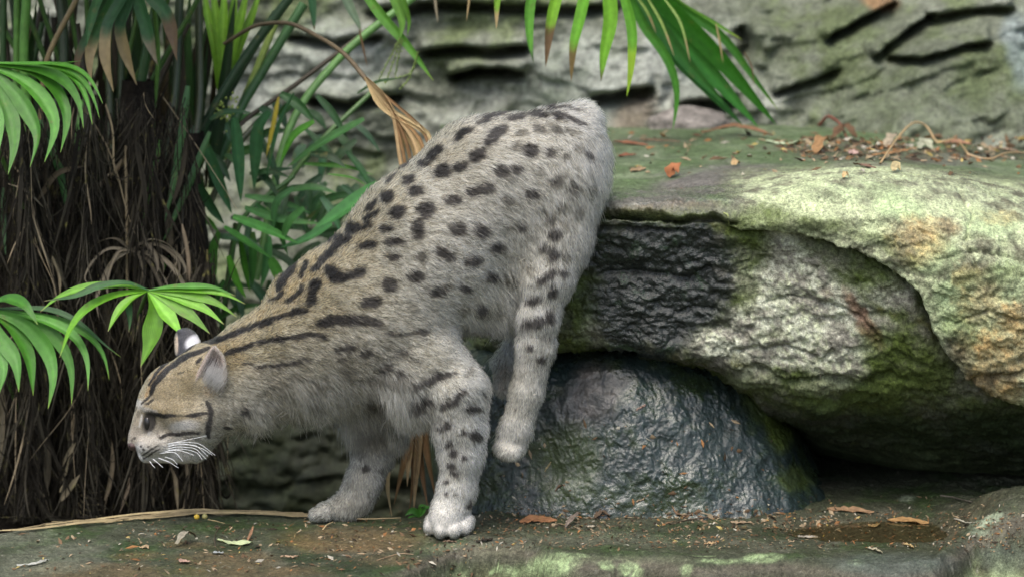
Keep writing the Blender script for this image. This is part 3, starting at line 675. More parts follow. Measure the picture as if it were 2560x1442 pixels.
# ---- coat: markings and darkened areas traced as spots and strokes (u, v in photo pixels)
def crop(ox, oy, sc):
    def sp(l): return [('e', ox+e[0]/sc, oy+e[1]/sc, e[2]/sc, (e[3] if len(e) > 3 else e[2])/sc, e[4] if len(e) > 4 else 0, e[5] if len(e) > 5 else 1) for e in l]
    def st(l): return [('s', [(ox+a/sc, oy+b/sc) for a, b in e[0]], e[1]/sc, e[2] if len(e) > 2 else 1) for e in l]
    return sp, st
MARK = []
sp, st = crop(860, 220, 3.004)
MARK += sp([(1130, 360, 112, 42, -42), (1000, 510, 70, 40, -35), (870, 590, 60, 35, -25), (730, 630, 65, 45, -35), (895, 345, 75, 28, -35), (680, 490, 75, 30, -40), (1070, 235, 80, 28, -25), (1190, 190, 50, 18, -15), (1300, 220, 70, 22, -8), (1460, 200, 75, 24, 5), (1640, 215, 90, 22, 15), (1750, 250, 60, 20, 30),
 (1340, 340, 45, 28, 0, .5), (1470, 310, 55, 30, 20, .6), (1590, 310, 50, 32, 30, .6), (1700, 330, 60, 20, 15, .5), (1400, 470, 55, 45, 20, .9), (1290, 440, 40, 22, -20, .6), (1550, 490, 35, 30, 0, .8), (1670, 520, 35, 25, -20, .6), (1760, 470, 40, 25, 20, .5), (1840, 510, 40, 28, 20, .7),
 (1180, 630, 50, 45, 0, .9), (1290, 610, 50, 35, 10), (1470, 630, 45, 25, 0, .5), (1600, 700, 65, 40, -20, .6), (1720, 760, 50, 40, 0, .6), (1250, 690, 40, 30, -30, .5), (1000, 780, 80, 38, -15), (1090, 750, 40, 30), (820, 845, 65, 40, -10), (610, 920, 55, 60, 20), (560, 1060, 45, 70), (400, 930, 50, 45, -20), (330, 810, 50, 40, -30), (540, 775, 50, 35, -10), (480, 690, 50, 30, -30), (600, 570, 40, 20, -20, .7), (450, 570, 50, 30, -40, .9), (350, 680, 50, 18, -45, .7),
 (1420, 800, 60, 35, 0, .7), (1230, 840, 45, 38, 20, .6), (1310, 890, 40, 25, 0, .4), (1480, 930, 45, 22, 0, .6), (1640, 910, 50, 40, 0, .5), (1550, 990, 50, 30, -20, .6), (1760, 940, 40, 45, 0, .5), (1870, 760, 22, 50, 0, .5), (1850, 650, 20, 40, 0, .4), (850, 1060, 60, 50, -10), (1030, 1080, 50, 48, -10, .9), (1230, 1060, 30, 25, 0, .4), (1340, 1060, 45, 30, 0, .7), (1580, 1100, 50, 45, 0, .7), (1660, 1040, 30, 40, 0, .5),
 (310, 1060, 55, 28), (180, 1180, 65, 28), (380, 1155, 65, 28, -5), (370, 1270, 45, 28, 0, .8), (590, 1270, 50, 30, 0, .6), (755, 1250, 75, 40, 15), (970, 1310, 65, 35, -10), (1150, 1200, 55, 35, 0, .7), (1490, 1210, 40, 25, 0, .7), (1570, 1250, 50, 40, -20, .7), (1420, 1120, 40, 25, 0, .4), (150, 1040, 60, 20, -30), (200, 960, 70, 20, -40), (60, 1050, 50, 40, -30), (200, 880, 60, 18, -50, .9), (1540, 1410, 60, 30, -25, .9), (1640, 1390, 40, 35, 0, .6)])
MARK += st([([(1190, 170), (1350, 138), (1500, 138), (1650, 150), (1780, 162)], 13, .8), ([(1400, 190), (1560, 185), (1700, 215), (1800, 280)], 10, .5)])
sp, st = crop(640, 540, 3.004)
MARK += st([([(430, 400), (520, 310), (600, 220), (700, 170)], 30), ([(360, 250), (450, 200), (560, 170), (680, 145)], 25), ([(170, 550), (240, 430), (290, 320)], 36), ([(330, 460), (380, 350)], 20), ([(110, 625), (200, 580)], 16), ([(220, 650), (300, 590), (355, 520)], 18), ([(400, 660), (420, 560), (465, 500)], 38), ([(545, 410), (610, 460), (660, 480)], 52), ([(650, 465), (800, 420)], 32),
 ([(470, 810), (600, 785), (760, 775), (910, 795)], 36), ([(250, 730), (370, 710)], 30), ([(0, 830), (120, 780), (250, 730)], 22), ([(0, 955), (150, 930), (380, 890), (520, 910)], 21), ([(0, 1140), (150, 1130), (300, 1100), (400, 1070)], 15, .8), ([(980, 890), (1150, 890), (1300, 860)], 18, .75), ([(1180, 1300), (1280, 1250), (1380, 1205), (1500, 1185)], 20), ([(1560, 1205), (1640, 1150)], 14, .7), ([(1440, 1420), (1560, 1320)], 16), ([(850, 1250), (1000, 1270), (1150, 1290)], 35, .6), ([(850, 1400), (950, 1430)], 40, .8)])
MARK += sp([(1000, 520, 55, 55), (860, 650, 80, 42, -10), (660, 1000, 80, 24, -5), (830, 1035, 55, 18, -5), (1100, 1030, 60, 20, -10, .6), (970, 1150, 50, 25, -20, .8), (1090, 1200, 35, 28, -20, .9), (640, 1080, 40, 20, 0, .5), (1410, 280, 70, 35, 10), (1620, 345, 55, 32, -15), (1200, 460, 55, 45, -20, .8), (1370, 575, 75, 30, -10), (1440, 530, 40, 25, -20, .6), (1570, 555, 48, 30, -5), (1770, 470, 45, 35, 0, .8), (1840, 245, 50, 35, 20, .6), (1920, 500, 50, 35, 0, .5), (1690, 720, 45, 35, 0, .8), (1560, 720, 50, 30, 0, .5), (1830, 740, 45, 30, 0, .5), (1170, 690, 40, 25, 0, .4), (480, 1290, 60, 25, 0, .4), (300, 1230, 60, 25, 0, .35), (700, 1180, 60, 22, 0, .4), (1200, 1090, 50, 20, 0, .4), (450, 1430, 60, 30, 0, .5), (150, 1290, 50, 25, 0, .35)])
sp, st = crop(740, 900, 3.004)
MARK += st([([(1090, 360), (1180, 310), (1250, 240)], 24), ([(880, 370), (960, 320), (1020, 330)], 34, .9), ([(1060, 540), (1160, 480)], 24), ([(520, 330), (620, 330)], 40, .8)])  # two of the strokes darken the armpit and chest
MARK += sp([(1340, 375, 60, 28, -5), (1350, 570, 42, 38, -40), (1250, 560, 30, 16), (1150, 635, 35, 20), (1180, 700, 40, 20), (1280, 740, 30, 25), (1165, 800, 28, 20), (1190, 865, 38, 20), (1130, 920, 18, 18, 0, .7), (1130, 1005, 16, 14), (1200, 1020, 20, 14, 0, .6), (1300, 1090, 22, 25, 0, .8), (1415, 265, 12, 12), (520, 820, 35, 22, 0, .9), (630, 830, 20, 14, 0, .7), (560, 560, 120, 60, 0, .5), (480, 700, 60, 30, 0, .4)])
sp, st = crop(1150, 560, 2.2525)
MARK += sp([(125, 45, 40, 25), (65, 215, 45, 22), (230, 140, 40, 22, 0, .6), (180, 305, 35, 25, 0, .8), (35, 370, 35, 22), (120, 490, 35, 28, 0, .8), (530, 60, 35, 30, 0, .8), (470, 145, 35, 22, 0, .6), (530, 185, 35, 22, -30, .7), (590, 280, 28, 25, 0, .7), (520, 390, 28, 30, 0, .9), (505, 530, 25, 30, 0, .8), (395, 705, 25, 16), (455, 765, 20, 20, 0, .8), (480, 650, 35, 20, 0, .4), (310, 1050, 12, 15, 0, .5), (395, 270, 20, 20, 0, .5), (600, 180, 22, 30, 0, .5)])
MARK += st([([(440, 325), (530, 285)], 17), ([(380, 450), (450, 430)], 22), ([(370, 570), (470, 550)], 28)])
sp, st = crop(280, 800, 3.6056)
FACE = st([([(350, 660), (370, 600), (430, 520), (500, 440), (600, 370), (700, 310), (830, 270), (870, 250)], 24), ([(335, 585), (400, 480), (470, 395), (540, 340), (620, 295), (700, 245), (770, 190)], 16, .9), ([(760, 180), (900, 190), (1050, 150), (1200, 80), (1300, 40)], 26), ([(760, 390), (800, 340)], 14), ([(1020, 310), (1150, 260), (1290, 210)], 24), ([(590, 480), (650, 465)], 9, .7), ([(250, 560), (330, 470)], 8, .5),
 ([(380, 845), (460, 862), (560, 862)], 17, 1), ([(560, 862), (680, 862)], 12, .6), ([(680, 860), (760, 855), (850, 835)], 18, 1), ([(650, 1075), (800, 1070)], 14, .45), ([(400, 1010), (430, 1060)], 12, .5), ([(400, 560), (520, 520), (640, 540)], 14, .25), ([(480, 640), (620, 700), (760, 720)], 16, .22), ([(855, 735), (890, 800), (880, 900), (860, 1000), (870, 1050)], 24, .95), ([(430, 1060), (500, 1025), (620, 1025), (780, 1020)], 16, 1), ([(270, 750), (300, 720), (340, 680)], 11, .9), ([(310, 760), (370, 720)], 11, .8), ([(270, 1215), (350, 1165), (420, 1130)], 8, .9), ([(280, 1250), (360, 1200), (430, 1160)], 8, .9), ([(370, 880), (385, 920), (375, 960), (340, 990)], 9, .4), ([(200, 820), (215, 780)], 10, .5)])
FACE += sp([(205, 1065, 11, 12), (180, 1085, 7, 7), (258, 1137, 13, 11), (282, 1167, 13, 11), (330, 1140, 12, 9), (1200, 830, 40, 40, 0, .7), (1040, 970, 40, 15), (1220, 400, 50, 15, 0, .7), (235, 840, 20, 30, 10, .45), (336, 915, 62, 98, 15, .95)])  # last ellipse: dark eye rim with the socket's shadow painted in
MARK += FACE
PALEC = sp([(650, 950, 125, 46, -5, 1), (215, 1185, 36, 52, 15, 1), (500, 1300, 210, 75, 0, 1), (245, 755, 38, 42, -30, .8), (330, 812, 70, 24, 10, .7), (720, 1200, 200, 60, 0, .5)]) + st([([(272, 850), (250, 960)], 11, .8), ([(352, 1000), (320, 1030)], 12, .6)])
OCHRE = st([([(300, 690), (350, 580), (420, 490), (520, 410), (640, 330)], 16, .9), ([(330, 540), (420, 430), (500, 350)], 8, .9)]) + sp([(880, 640, 60, 50, 0, .6)])
def markval(u, v, lst, soft=.30, grow=1.0):
    m = np.zeros(u.shape)
    for e in lst:
        if grow != 1.0 and not (e[0] == 'e' and e[1] < 600): e = (*e[:3], e[3]*grow, e[4]*grow, e[5], min(1, e[6]*1.2)) if e[0] == 'e' else (e[0], e[1], e[2]*(1+(grow-1)*.5), e[3])
        if e[0] == 'e':
            _, cu, cv, ru, rv, an, s_ = e; a = R(an)
            box = np.hypot(u-cu, v-cv) < 1.5*max(ru, rv)+4
            if not box.any(): continue
            x = ((u-cu)*math.cos(a)+(v-cv)*math.sin(a))/ru; y = (-(u-cu)*math.sin(a)+(v-cv)*math.cos(a))/rv
            d = np.hypot(x, y); val = s_*(1-sstep(1-soft, 1+soft, d))
        else:
            _, pts, wd, s_ = e
            pu = [q[0] for q in pts]; pv = [q[1] for q in pts]; mg = wd*2
            box = (u > min(pu)-mg) & (u < max(pu)+mg) & (v > min(pv)-mg) & (v < max(pv)+mg)
            if not box.any(): continue
            val = np.zeros(u.shape)
            d, _, pr = poly_dist(u[box], v[box], pts)
            wv_ = wd*(1-.35*(2*np.abs(pr-.5))**3)
            val[box] = s_*(1-sstep(wv_*(1-soft), wv_*(1+soft), d))
        m = np.maximum(m, val)
    return m
# fields over the body: (u, v, flow du, dv, length mm, tip colour)
_o = (.36, .28, .165); _hd = (.36, .295, .19); _sh = (.42, .365, .27); _fl = (.53, .49, .42); _lg = (.55, .525, .475); _pw = (.70, .68, .64); _wh = (.76, .76, .76)
FLD = np.array([(*a, *b) for a, b in [
 ((330, 1090, .3, -1, 3), (.45, .40, .34)), ((345, 1040, .25, -1, 3.5), (.42, .37, .29)), ((350, 990, .5, -1, 6), (.45, .38, .27)), ((390, 1020, .6, -.8, 4), _hd), ((400, 930, .7, -.75, 6), _hd), ((450, 900, .8, -.6, 6), _hd), ((450, 980, .9, -.4, 7), _hd), ((440, 1040, 1, 0, 6), _hd), ((500, 1040, 1, .2, 9), (.40, .34, .25)), ((380, 1110, 1, .3, 3), (.52, .48, .42)),
 ((350, 1140, .8, .6, 4), _wh), ((420, 1150, .9, .4, 7), _wh), ((500, 1110, .9, .5, 10), (.55, .52, .48)), ((540, 1060, .9, .4, 11), (.42, .37, .29)), ((560, 880, .9, -.3, 9), _o), ((560, 1000, 1, .3, 11), (.44, .39, .31)), ((620, 790, .8, -.55, 11), _o), ((700, 720, .7, -.7, 12), _o), ((650, 860, .95, -.2, 13), (.42, .36, .25)), ((650, 960, 1, .25, 15), (.42, .37, .29)), ((640, 1040, .6, .8, 30), (.5, .47, .42)),
 ((760, 660, .6, -.6, 12), _o), ((780, 780, .9, -.1, 14), (.38, .32, .22)), ((760, 900, 1, .15, 16), (.42, .37, .28)), ((760, 1000, .5, .9, 36), (.55, .53, .5)), ((880, 900, .95, .25, 15), (.41, .36, .285)), ((880, 1010, .4, .95, 38), (.62, .6, .58)), ((980, 1030, .3, .95, 36), (.62, .6, .57)),
 ((860, 590, .7, -.5, 13), (.40, .335, .23)), ((900, 740, .95, .1, 15), _sh), ((1000, 820, .95, .2, 15), (.44, .395, .32)), ((950, 480, .75, -.4, 14), (.42, .365, .27)), ((1000, 600, .9, .1, 16), (.50, .455, .375)), ((1100, 350, .85, -.2, 14), (.43, .38, .30)), ((1100, 480, .9, .15, 16), (.50, .455, .38)), ((1100, 700, .9, .3, 17), _fl), ((1200, 600, .85, .4, 18), _fl), ((1250, 300, .95, .05, 15), (.46, .41, .33)), ((1300, 450, .8, .5, 18), _fl), ((1450, 280, .9, .3, 18), (.53, .49, .43)),
 ((1480, 380, .5, .9, 20), (.52, .48, .42)), ((1420, 480, .4, .95, 18), _fl), ((1480, 520, .4, .95, 20), (.45, .41, .34)), ((1400, 620, .1, 1, 17), _fl), ((1300, 650, .5, .85, 18), _fl), ((1200, 760, .8, .55, 20), (.46, .42, .34)), ((1230, 850, .7, .7, 26), _wh), ((1270, 800, .5, .8, 22), (.6, .58, .54)),
 ((1380, 720, -.1, 1, 13), _lg), ((1340, 850, -.15, 1, 11), _lg), ((1310, 1000, -.25, 1, 10), _lg), ((1275, 1120, -.3, 1, 9), (.62, .59, .54)), ((1260, 930, -.2, 1, 9), (.30, .27, .23)),
 ((1080, 900, .85, .4, 14), (.47, .43, .355)), ((1180, 900, .8, .6, 15), _lg), ((1210, 980, .8, .6, 14), _lg), ((1100, 1000, .7, .7, 14), (.5, .47, .41)), ((1060, 1060, .2, 1, 22), (.62, .6, .57)), ((1215, 1080, .7, .8, 15), _wh), ((1150, 1080, .35, 1, 11), _lg), ((1200, 1180, .5, .9, 13), _wh), ((1130, 1180, .15, 1, 10), _lg), ((1130, 1250, -.05, 1, 9), _pw), ((1080, 1310, -.3, 1, 5.5), _pw), ((1150, 1320, .1, 1, 5.5), _pw),
 ((935, 1080, .2, 1, 12), (.34, .31, .27)), ((900, 1190, .2, 1, 11), (.5, .475, .43)), ((950, 1190, .5, .9, 13), _wh), ((880, 1250, -.2, 1, 10), (.5, .475, .43)), ((800, 1280, -.7, .7, 8), (.6, .58, .54))]], float)  # far foreleg's upper part darker: its shade put into the fur colour
def field(u, v, power=3.2):
    out = np.zeros((len(u), 6)); wsum = np.zeros(len(u))
    for q in FLD:
        w_ = 1/(((u-q[0])**2+(v-q[1])**2)/900.0+.35)**(power/2)
        wsum += w_; out += w_[:, None]*q[None, 2:]
    return out/wsum[:, None]
def rough_mark(u, v, p):
    j1 = fbm(p, 65, 4, .65, seed=91); j2 = fbm(p, 65, 4, .65, seed=92)
    return u+15*j1, v+15*j2
def coat(u, v, p, pid):
    uu, vv = rough_mark(u, v, p)
    hd = (u < 600) & (v > 800)
    mu = np.where(hd, u+.35*(uu-u), uu); mv = np.where(hd, v+.35*(vv-v), vv)
    dark = markval(mu, mv, MARK, .30, 1.12); pale = markval(mu, mv, PALEC, .5); oc = markval(mu, mv, OCHRE, .5)
    return dark*(pid == 0), pale*(pid == 0), oc*(pid == 0)

# undercoat on the skin mesh
su, sv_ = UV(CV)
fv = field(su, sv_)
dk, pl, oc = coat(su, sv_, CV, part_id)
cc = fv[:, 3:6]*.62
cc = mixc(cc, (.5, .5, .5), pl*.8); cc = mixc(cc, (.30, .20, .10), oc*.7); cc = mixc(cc, (.030, .028, .026), dk)
e1 = part_id == 1; e2 = part_id == 2
_ec = blobs(su, sv_, [(528, 930, 24, 52, 14)])
cc[e1] = mixc(np.tile((.34, .27, .23), (len(su), 1)), (.10, .07, .065), _ec)[e1]
cc[e2] = (.05, .05, .055)
wspot = blobs(su, sv_, [(484, 854, 24, 16, -35)])*e2; cc = mixc(cc, (.5, .5, .52), wspot)
lrim = blobs(su, sv_, [(441, 860, 5, 26, 0)])*e2; cc = mixc(cc, (.40, .33, .26), lrim)
Ns = NT('cat_skin'); at_ = Ns.n('ShaderNodeAttribute', attribute_name='Col'); Ns.l(at_.outputs['Color'], Ns.b.inputs['Base Color']); Ns.b.inputs['Roughness'].default_value = .9
Ns.b.inputs['Specular IOR Level'].default_value = .1
cat = mesh_obj('fishing_cat', CV, CF, Ns.m, cols=cc)
tag(cat, 'grey-beige spotted wild cat stepping down from the ledge with its head lowered', 'cat')

# ---- fur as hair curves
rng = np.random.RandomState(11)
tri = np.concatenate([CF[:, [0, 1, 2]], CF[:, [0, 2, 3]]])
ta = np.linalg.norm(np.cross(CV[tri[:, 1]]-CV[tri[:, 0]], CV[tri[:, 2]]-CV[tri[:, 0]]), axis=1)/2
tcn = CV[tri].mean(1); tn = CN[tri].mean(1); tid = part_id[tri[:, 0]]
cu_, cv_ = UV(tcn)
facing = sstep(.75, -.1, tn[:, 1])                    # thin out the side nobody sees closely
dens = ta*(.25+.75*facing)
ishead = (cu_ < 570) & (cv_ > 800)
dens *= np.where(ishead, 3.0, 1.0)*np.where(tid > 0, 1.6, 1.0)
# no fur on nose leather and round the eyes
bare = blobs(cu_, cv_, [(321, 1117, 13, 13, 0), (370, 1057, 14, 26, 12)])*(tid == 0)
dens *= (1-np.clip(bare*1.3, 0, 1))
NH = 360000
pick = rng.choice(len(tri), NH, p=dens/dens.sum())
r1 = np.sqrt(rng.rand(NH)); r2 = rng.rand(NH)
bc = np.stack([1-r1, r1*(1-r2), r1*r2], 1)
T_ = tri[pick]
root = (CV[T_]*bc[..., None]).sum(1); nor = (CN[T_]*bc[..., None]).sum(1); nor /= np.linalg.norm(nor, axis=1, keepdims=True)
hid = tid[pick]
hu, hv = UV(root); hf = field(hu, hv)
flow = np.stack([hf[:, 0], np.zeros(NH), -hf[:, 1]], 1); flow /= np.linalg.norm(flow, axis=1, keepdims=True)
# clumps: hair tips lean together
def vnoise(p, sc, seed): return np.stack([fbm(p, sc, 2, seed=seed+k) for k in range(3)], -1)
flow = flow + .42*vnoise(root, 60, 101) + .55*vnoise(root, 240, 105) + .22*rng.normal(size=(NH, 3))
tan = flow - nor*(flow*nor).sum(1, keepdims=True); tan /= np.linalg.norm(tan, axis=1, keepdims=True)+1e-9
L = hf[:, 2]*.001*(.65+.6*rng.rand(NH))
guard = rng.rand(NH) < .05; L *= np.where(guard & (hf[:, 2] > 9), 1.35, 1)
L *= np.where((hu < 560) & (hv > 830) & (hid == 0) & (hf[:, 2] < 13), .62, 1)
L = np.where(hid > 0, .0035*(.6+.6*rng.rand(NH)), L)
lift = np.clip(.42+.16*rng.normal(size=NH)+.35*fbm(root, 150, 2, seed=109), .12, .95)
lift *= np.where(hf[:, 2] < 7, .7, 1.0)
NP = 4
ts = np.linspace(0, 1, NP)
pts = np.zeros((NH, NP, 3), np.float32)
down = np.array([0, 0, -1.0])
for k, t in enumerate(ts):
    a_ = lift*t*(1-.38*t); b_ = np.sqrt(np.clip(1-lift**2, .05, 1))*t
    drp = np.where(hf[:, 2] > 19, .35, .06)*t*t
    pts[:, k] = root + L[:, None]*(nor*a_[:, None] + tan*b_[:, None] + down*drp[:, None])
pts[:, 0] -= nor*.0012
# colour read where the hair shows (towards its tip)
mid = root + .6*(pts[:, -1]-root)
mu_, mv_ = UV(mid)
dk, pl, oc = coat(mu_, mv_, mid, hid)
tip = hf[:, 3:6]*1.22*np.array([.955, 1.0, .93])
br_ = (1+.36*rng.normal(size=NH) + (.34+.30*sstep(640, 820, hv)*sstep(1120, 1000, hu)*sstep(560, 700, hu))*fbm(root, 110, 3, seed=111)).clip(.25, 1.9)
# agouti: some hairs are dark-tipped, strongest on shoulders and neck
dkh = rng.rand(NH) < np.clip(.16 + .35*fbm(root, 70, 2, seed=113) + .34*sstep(780, 930, hv)*sstep(1120, 1000, hu)*sstep(580, 720, hu), .03, .65)
tip *= br_[:, None]
tip = mixc(tip, (.92, .88, .80), pl*.95); tip = mixc(tip, (.42, .29, .15), oc*.7)
tip[dkh] *= .28
light_in_dark = rng.rand(NH) < .03
dm = np.where(light_in_dark, dk*.35, np.clip(dk*1.25, 0, 1))
dc = np.array([.026, .024, .022])
tip = tip*(1-dm[:, None]) + dc*dm[:, None]*(.7+.6*rng.rand(NH))[:, None]
rootc = tip*np.array([.27, .25, .225])  # dark hair bases, deepened to paint shadow between strands
w1 = np.asarray(hid == 1); _eh = blobs(mu_, mv_, [(528, 930, 22, 48, 14)]); tip[w1] = (mixc(np.tile((.52, .46, .40), (NH, 1)), (.16, .12, .11), _eh)*br_[:, None])[w1]; rootc[w1] = tip[w1]*.8
w2 = hid == 2
ws = blobs(mu_, mv_, [(484, 854, 24, 16, -35)]); lr = blobs(mu_, mv_, [(441, 860, 5, 28, 0)])
c2 = mixc(mixc(np.tile((.06, .06, .065), (NH, 1)), (.66, .67, .70), ws), (.45, .38, .30), lr)
tip[w2] = c2[w2]; rootc[w2] = c2[w2]*.8
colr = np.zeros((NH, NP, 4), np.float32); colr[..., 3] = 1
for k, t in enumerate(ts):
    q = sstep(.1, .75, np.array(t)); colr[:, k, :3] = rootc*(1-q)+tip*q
streak = (rng.rand(NH) < .24) & (dm < .3) & (hid == 0) & (hf[:, 2] > 8); tip[streak] = np.clip(tip[streak]*1.65, 0, .9)
rad0 = np.where(hid > 0, .00016, np.where((hu < 560) & (hv > 830), .00019, np.where(hf[:, 2] < 7, .00022, .00036)))*(.75+.5*rng.rand(NH))*np.where(streak, 1.55, 1)*np.where(dkh & (hf[:, 2] > 8), 1.3, 1)
rad = (rad0[:, None]*np.array([1.0, 1.0, .75, .15])[None]).astype(np.float32)
# long pale hairs inside the near ear
def make_fur(name, pts, rad, colr, mat, parent):
    n, m = pts.shape[:2]
    cd = bpy.data.hair_curves.new(name); cd.add_curves([m]*n)
    cd.attributes['position'].data.foreach_set('vector', pts.reshape(-1).astype(np.float32))
    ra = cd.attributes.get('radius') or cd.attributes.new('radius', 'FLOAT', 'POINT'); ra.data.foreach_set('value', rad.reshape(-1))
    ca = cd.attributes.new('fur', 'FLOAT_COLOR', 'POINT'); ca.data.foreach_set('color', colr.reshape(-1))
    cd.materials.append(mat)
    o = bpy.data.objects.new(name, cd); COL.objects.link(o); o.parent = parent
    return o
Nf = NT('cat_fur'); Nf.t.nodes.remove(Nf.b)
hb = Nf.n('ShaderNodeBsdfHairPrincipled'); hb.parametrization = 'COLOR'
fa = Nf.n('ShaderNodeAttribute', attribute_name='fur'); Nf.l(fa.outputs['Color'], hb.inputs['Color'])
hb.inputs['Roughness'].default_value = .45; hb.inputs['Radial Roughness'].default_value = .6; hb.inputs['IOR'].default_value = 1.38
if 'Coat' in hb.inputs: hb.inputs['Coat'].default_value = 0
Nf.l(hb.outputs[0], Nf.out.inputs['Surface'])
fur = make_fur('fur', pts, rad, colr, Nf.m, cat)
# ear tuft
ne = 620
s0 = rng.rand(ne); base_ = np.stack([505+38*s0+4*rng.normal(size=ne), 962+22*s0+6*rng.normal(size=ne)-28*rng.rand(ne)], 1)
r_ = P(base_[:, 0], base_[:, 1], HM-.046); tgt = P(base_[:, 0]+14+18*rng.rand(ne), base_[:, 1]-22-34*rng.rand(ne), HM-.056)
ep = np.stack([r_+(tgt-r_)*t + np.array([.001, -.004, 0])*t*(1-t)*4 for t in ts], 1).astype(np.float32)
ec = np.ones((ne, NP, 4), np.float32); ec[..., :3] = (np.array([.62, .60, .57])*(.6+.6*rng.rand(ne))[:, None])[:, None]
er = (np.full((ne, 1), .00018)*np.array([1, 1, .7, .15])[None]).astype(np.float32)
make_fur('ear_tuft', ep, er, ec, Nf.m, cat)

# ---- eyes, nose, whiskers
def sphere(c, r, nu=20, nv=14, sc=(1, 1, 1)):
    a = np.linspace(0, 2*np.pi, nu, endpoint=False); b = np.linspace(0, np.pi, nv)
    V = np.array([[math.sin(t)*math.cos(p), math.sin(t)*math.sin(p), math.cos(t)] for t in b for p in a])*r*np.array(sc) + np.asarray(c)
    F = [(i*nu+j, i*nu+(j+1) % nu, (i+1)*nu+(j+1) % nu, (i+1)*nu+j) for i in range(nv-1) for j in range(nu)]
    return V, F
Ne = NT('cat_eye'); Ne.b.inputs['Base Color'].default_value = (.012, .011, .010, 1); Ne.b.inputs['Roughness'].default_value = .28; Ne.b.inputs['Coat Weight'].default_value = .0
for s_ in (-1, 1):
    V_, F_ = sphere(P(370, 1057, HM+s_*.0170), .0080, sc=(.75, 1, 1.5))
    mesh_obj('eye', V_, F_, Ne.m, cat)
Nn = NT('cat_nose'); Nn.b.inputs['Base Color'].default_value = (.065, .040, .036, 1); Nn.b.inputs['Roughness'].default_value = .45
nn = Nn.n('ShaderNodeTexNoise', i_Scale=900.0); bb = Nn.n('ShaderNodeBump', i_Strength=.4, i_Distance=.001); Nn.l(nn.outputs[0], bb.inputs['Height']); Nn.l(bb.outputs[0], Nn.b.inputs['Normal'])
V_, F_ = sphere(P(335, 1112, HM), .0092, 22, 16, (.95, 1.25, .95))
_c = P(335, 1112, HM); _dz = np.clip((_c[2]-V_[:, 2])/.009, 0, 1); V_[:, 1] = _c[1]+(V_[:, 1]-_c[1])*(1-.45*_dz)
for s_ in (-1, 1):
    v2, f2 = sphere(P(327, 1114, HM+s_*.0078), .0027, 10, 8, (1.2, .8, .8)); Nz = bpy.data.materials.get('nostril') or NT('nostril').m
    Nz.node_tree.nodes['Principled BSDF'].inputs['Base Color'].default_value = (.006, .005, .005, 1); mesh_obj('nostril', v2, f2, Nz, cat)
mesh_obj('nose', V_, F_, Nn.m, cat)
def tube(pts, r0, r1, n=6, seg=16):
    p = bez(pts, seg); V = []; 
    tg = np.gradient(p, axis=0); tg /= np.linalg.norm(tg, axis=1, keepdims=True)
    ref = np.array([0, 1.0, 0]); 
    for i in range(seg):
        s = np.cross(tg[i], ref); s /= np.linalg.norm(s)+1e-9; q = np.cross(tg[i], s); rr_ = r0+(r1-r0)*i/(seg-1)
        for k in range(n):
            a = 2*np.pi*k/n; V.append(p[i]+rr_*(math.cos(a)*s+math.sin(a)*q))
    F = [(i*n+k, i*n+(k+1) % n, (i+1)*n+(k+1) % n, (i+1)*n+k) for i in range(seg-1) for k in range(n)]
    return np.array(V), F
Nk = NT('whisker_hair'); Nk.b.inputs['Base Color'].default_value = (.88, .90, .92, 1); Nk.b.inputs['Roughness'].default_value = .4
WH = [[(430, 1130), (640, 1085), (855, 1040)], [(420, 1140), (600, 1100), (760, 1105), (930, 1215)], [(420, 1160), (600, 1120), (740, 1125), (865, 1225)], [(430, 1180), (600, 1140), (730, 1150), (850, 1250)], [(440, 1180), (640, 1160), (760, 1190), (815, 1255)], [(430, 1200), (560, 1190), (640, 1270)], [(420, 1240), (520, 1280), (600, 1330)], [(370, 1250), (420, 1290), (460, 1325)], [(340, 1270), (370, 1310), (390, 1330)], [(430, 1150), (620, 1110), (800, 1150), (905, 1215)], [(440, 1190), (600, 1170), (740, 1215)], [(480, 1230), (540, 1250), (590, 1300)]]
for wpts in WH:
    q = np.array(wpts, float); uu = 280+q[:, 0]/3.6056; vv = 800+q[:, 1]/3.6056; n_ = len(q)
    Yw = np.linspace(HM-.026, HM-.060, n_)
    V_, F_ = tube(P(uu, vv, Yw), .00042, .00016, 5, 14)
    mesh_obj('whisker', V_, F_, Nk.m, cat)
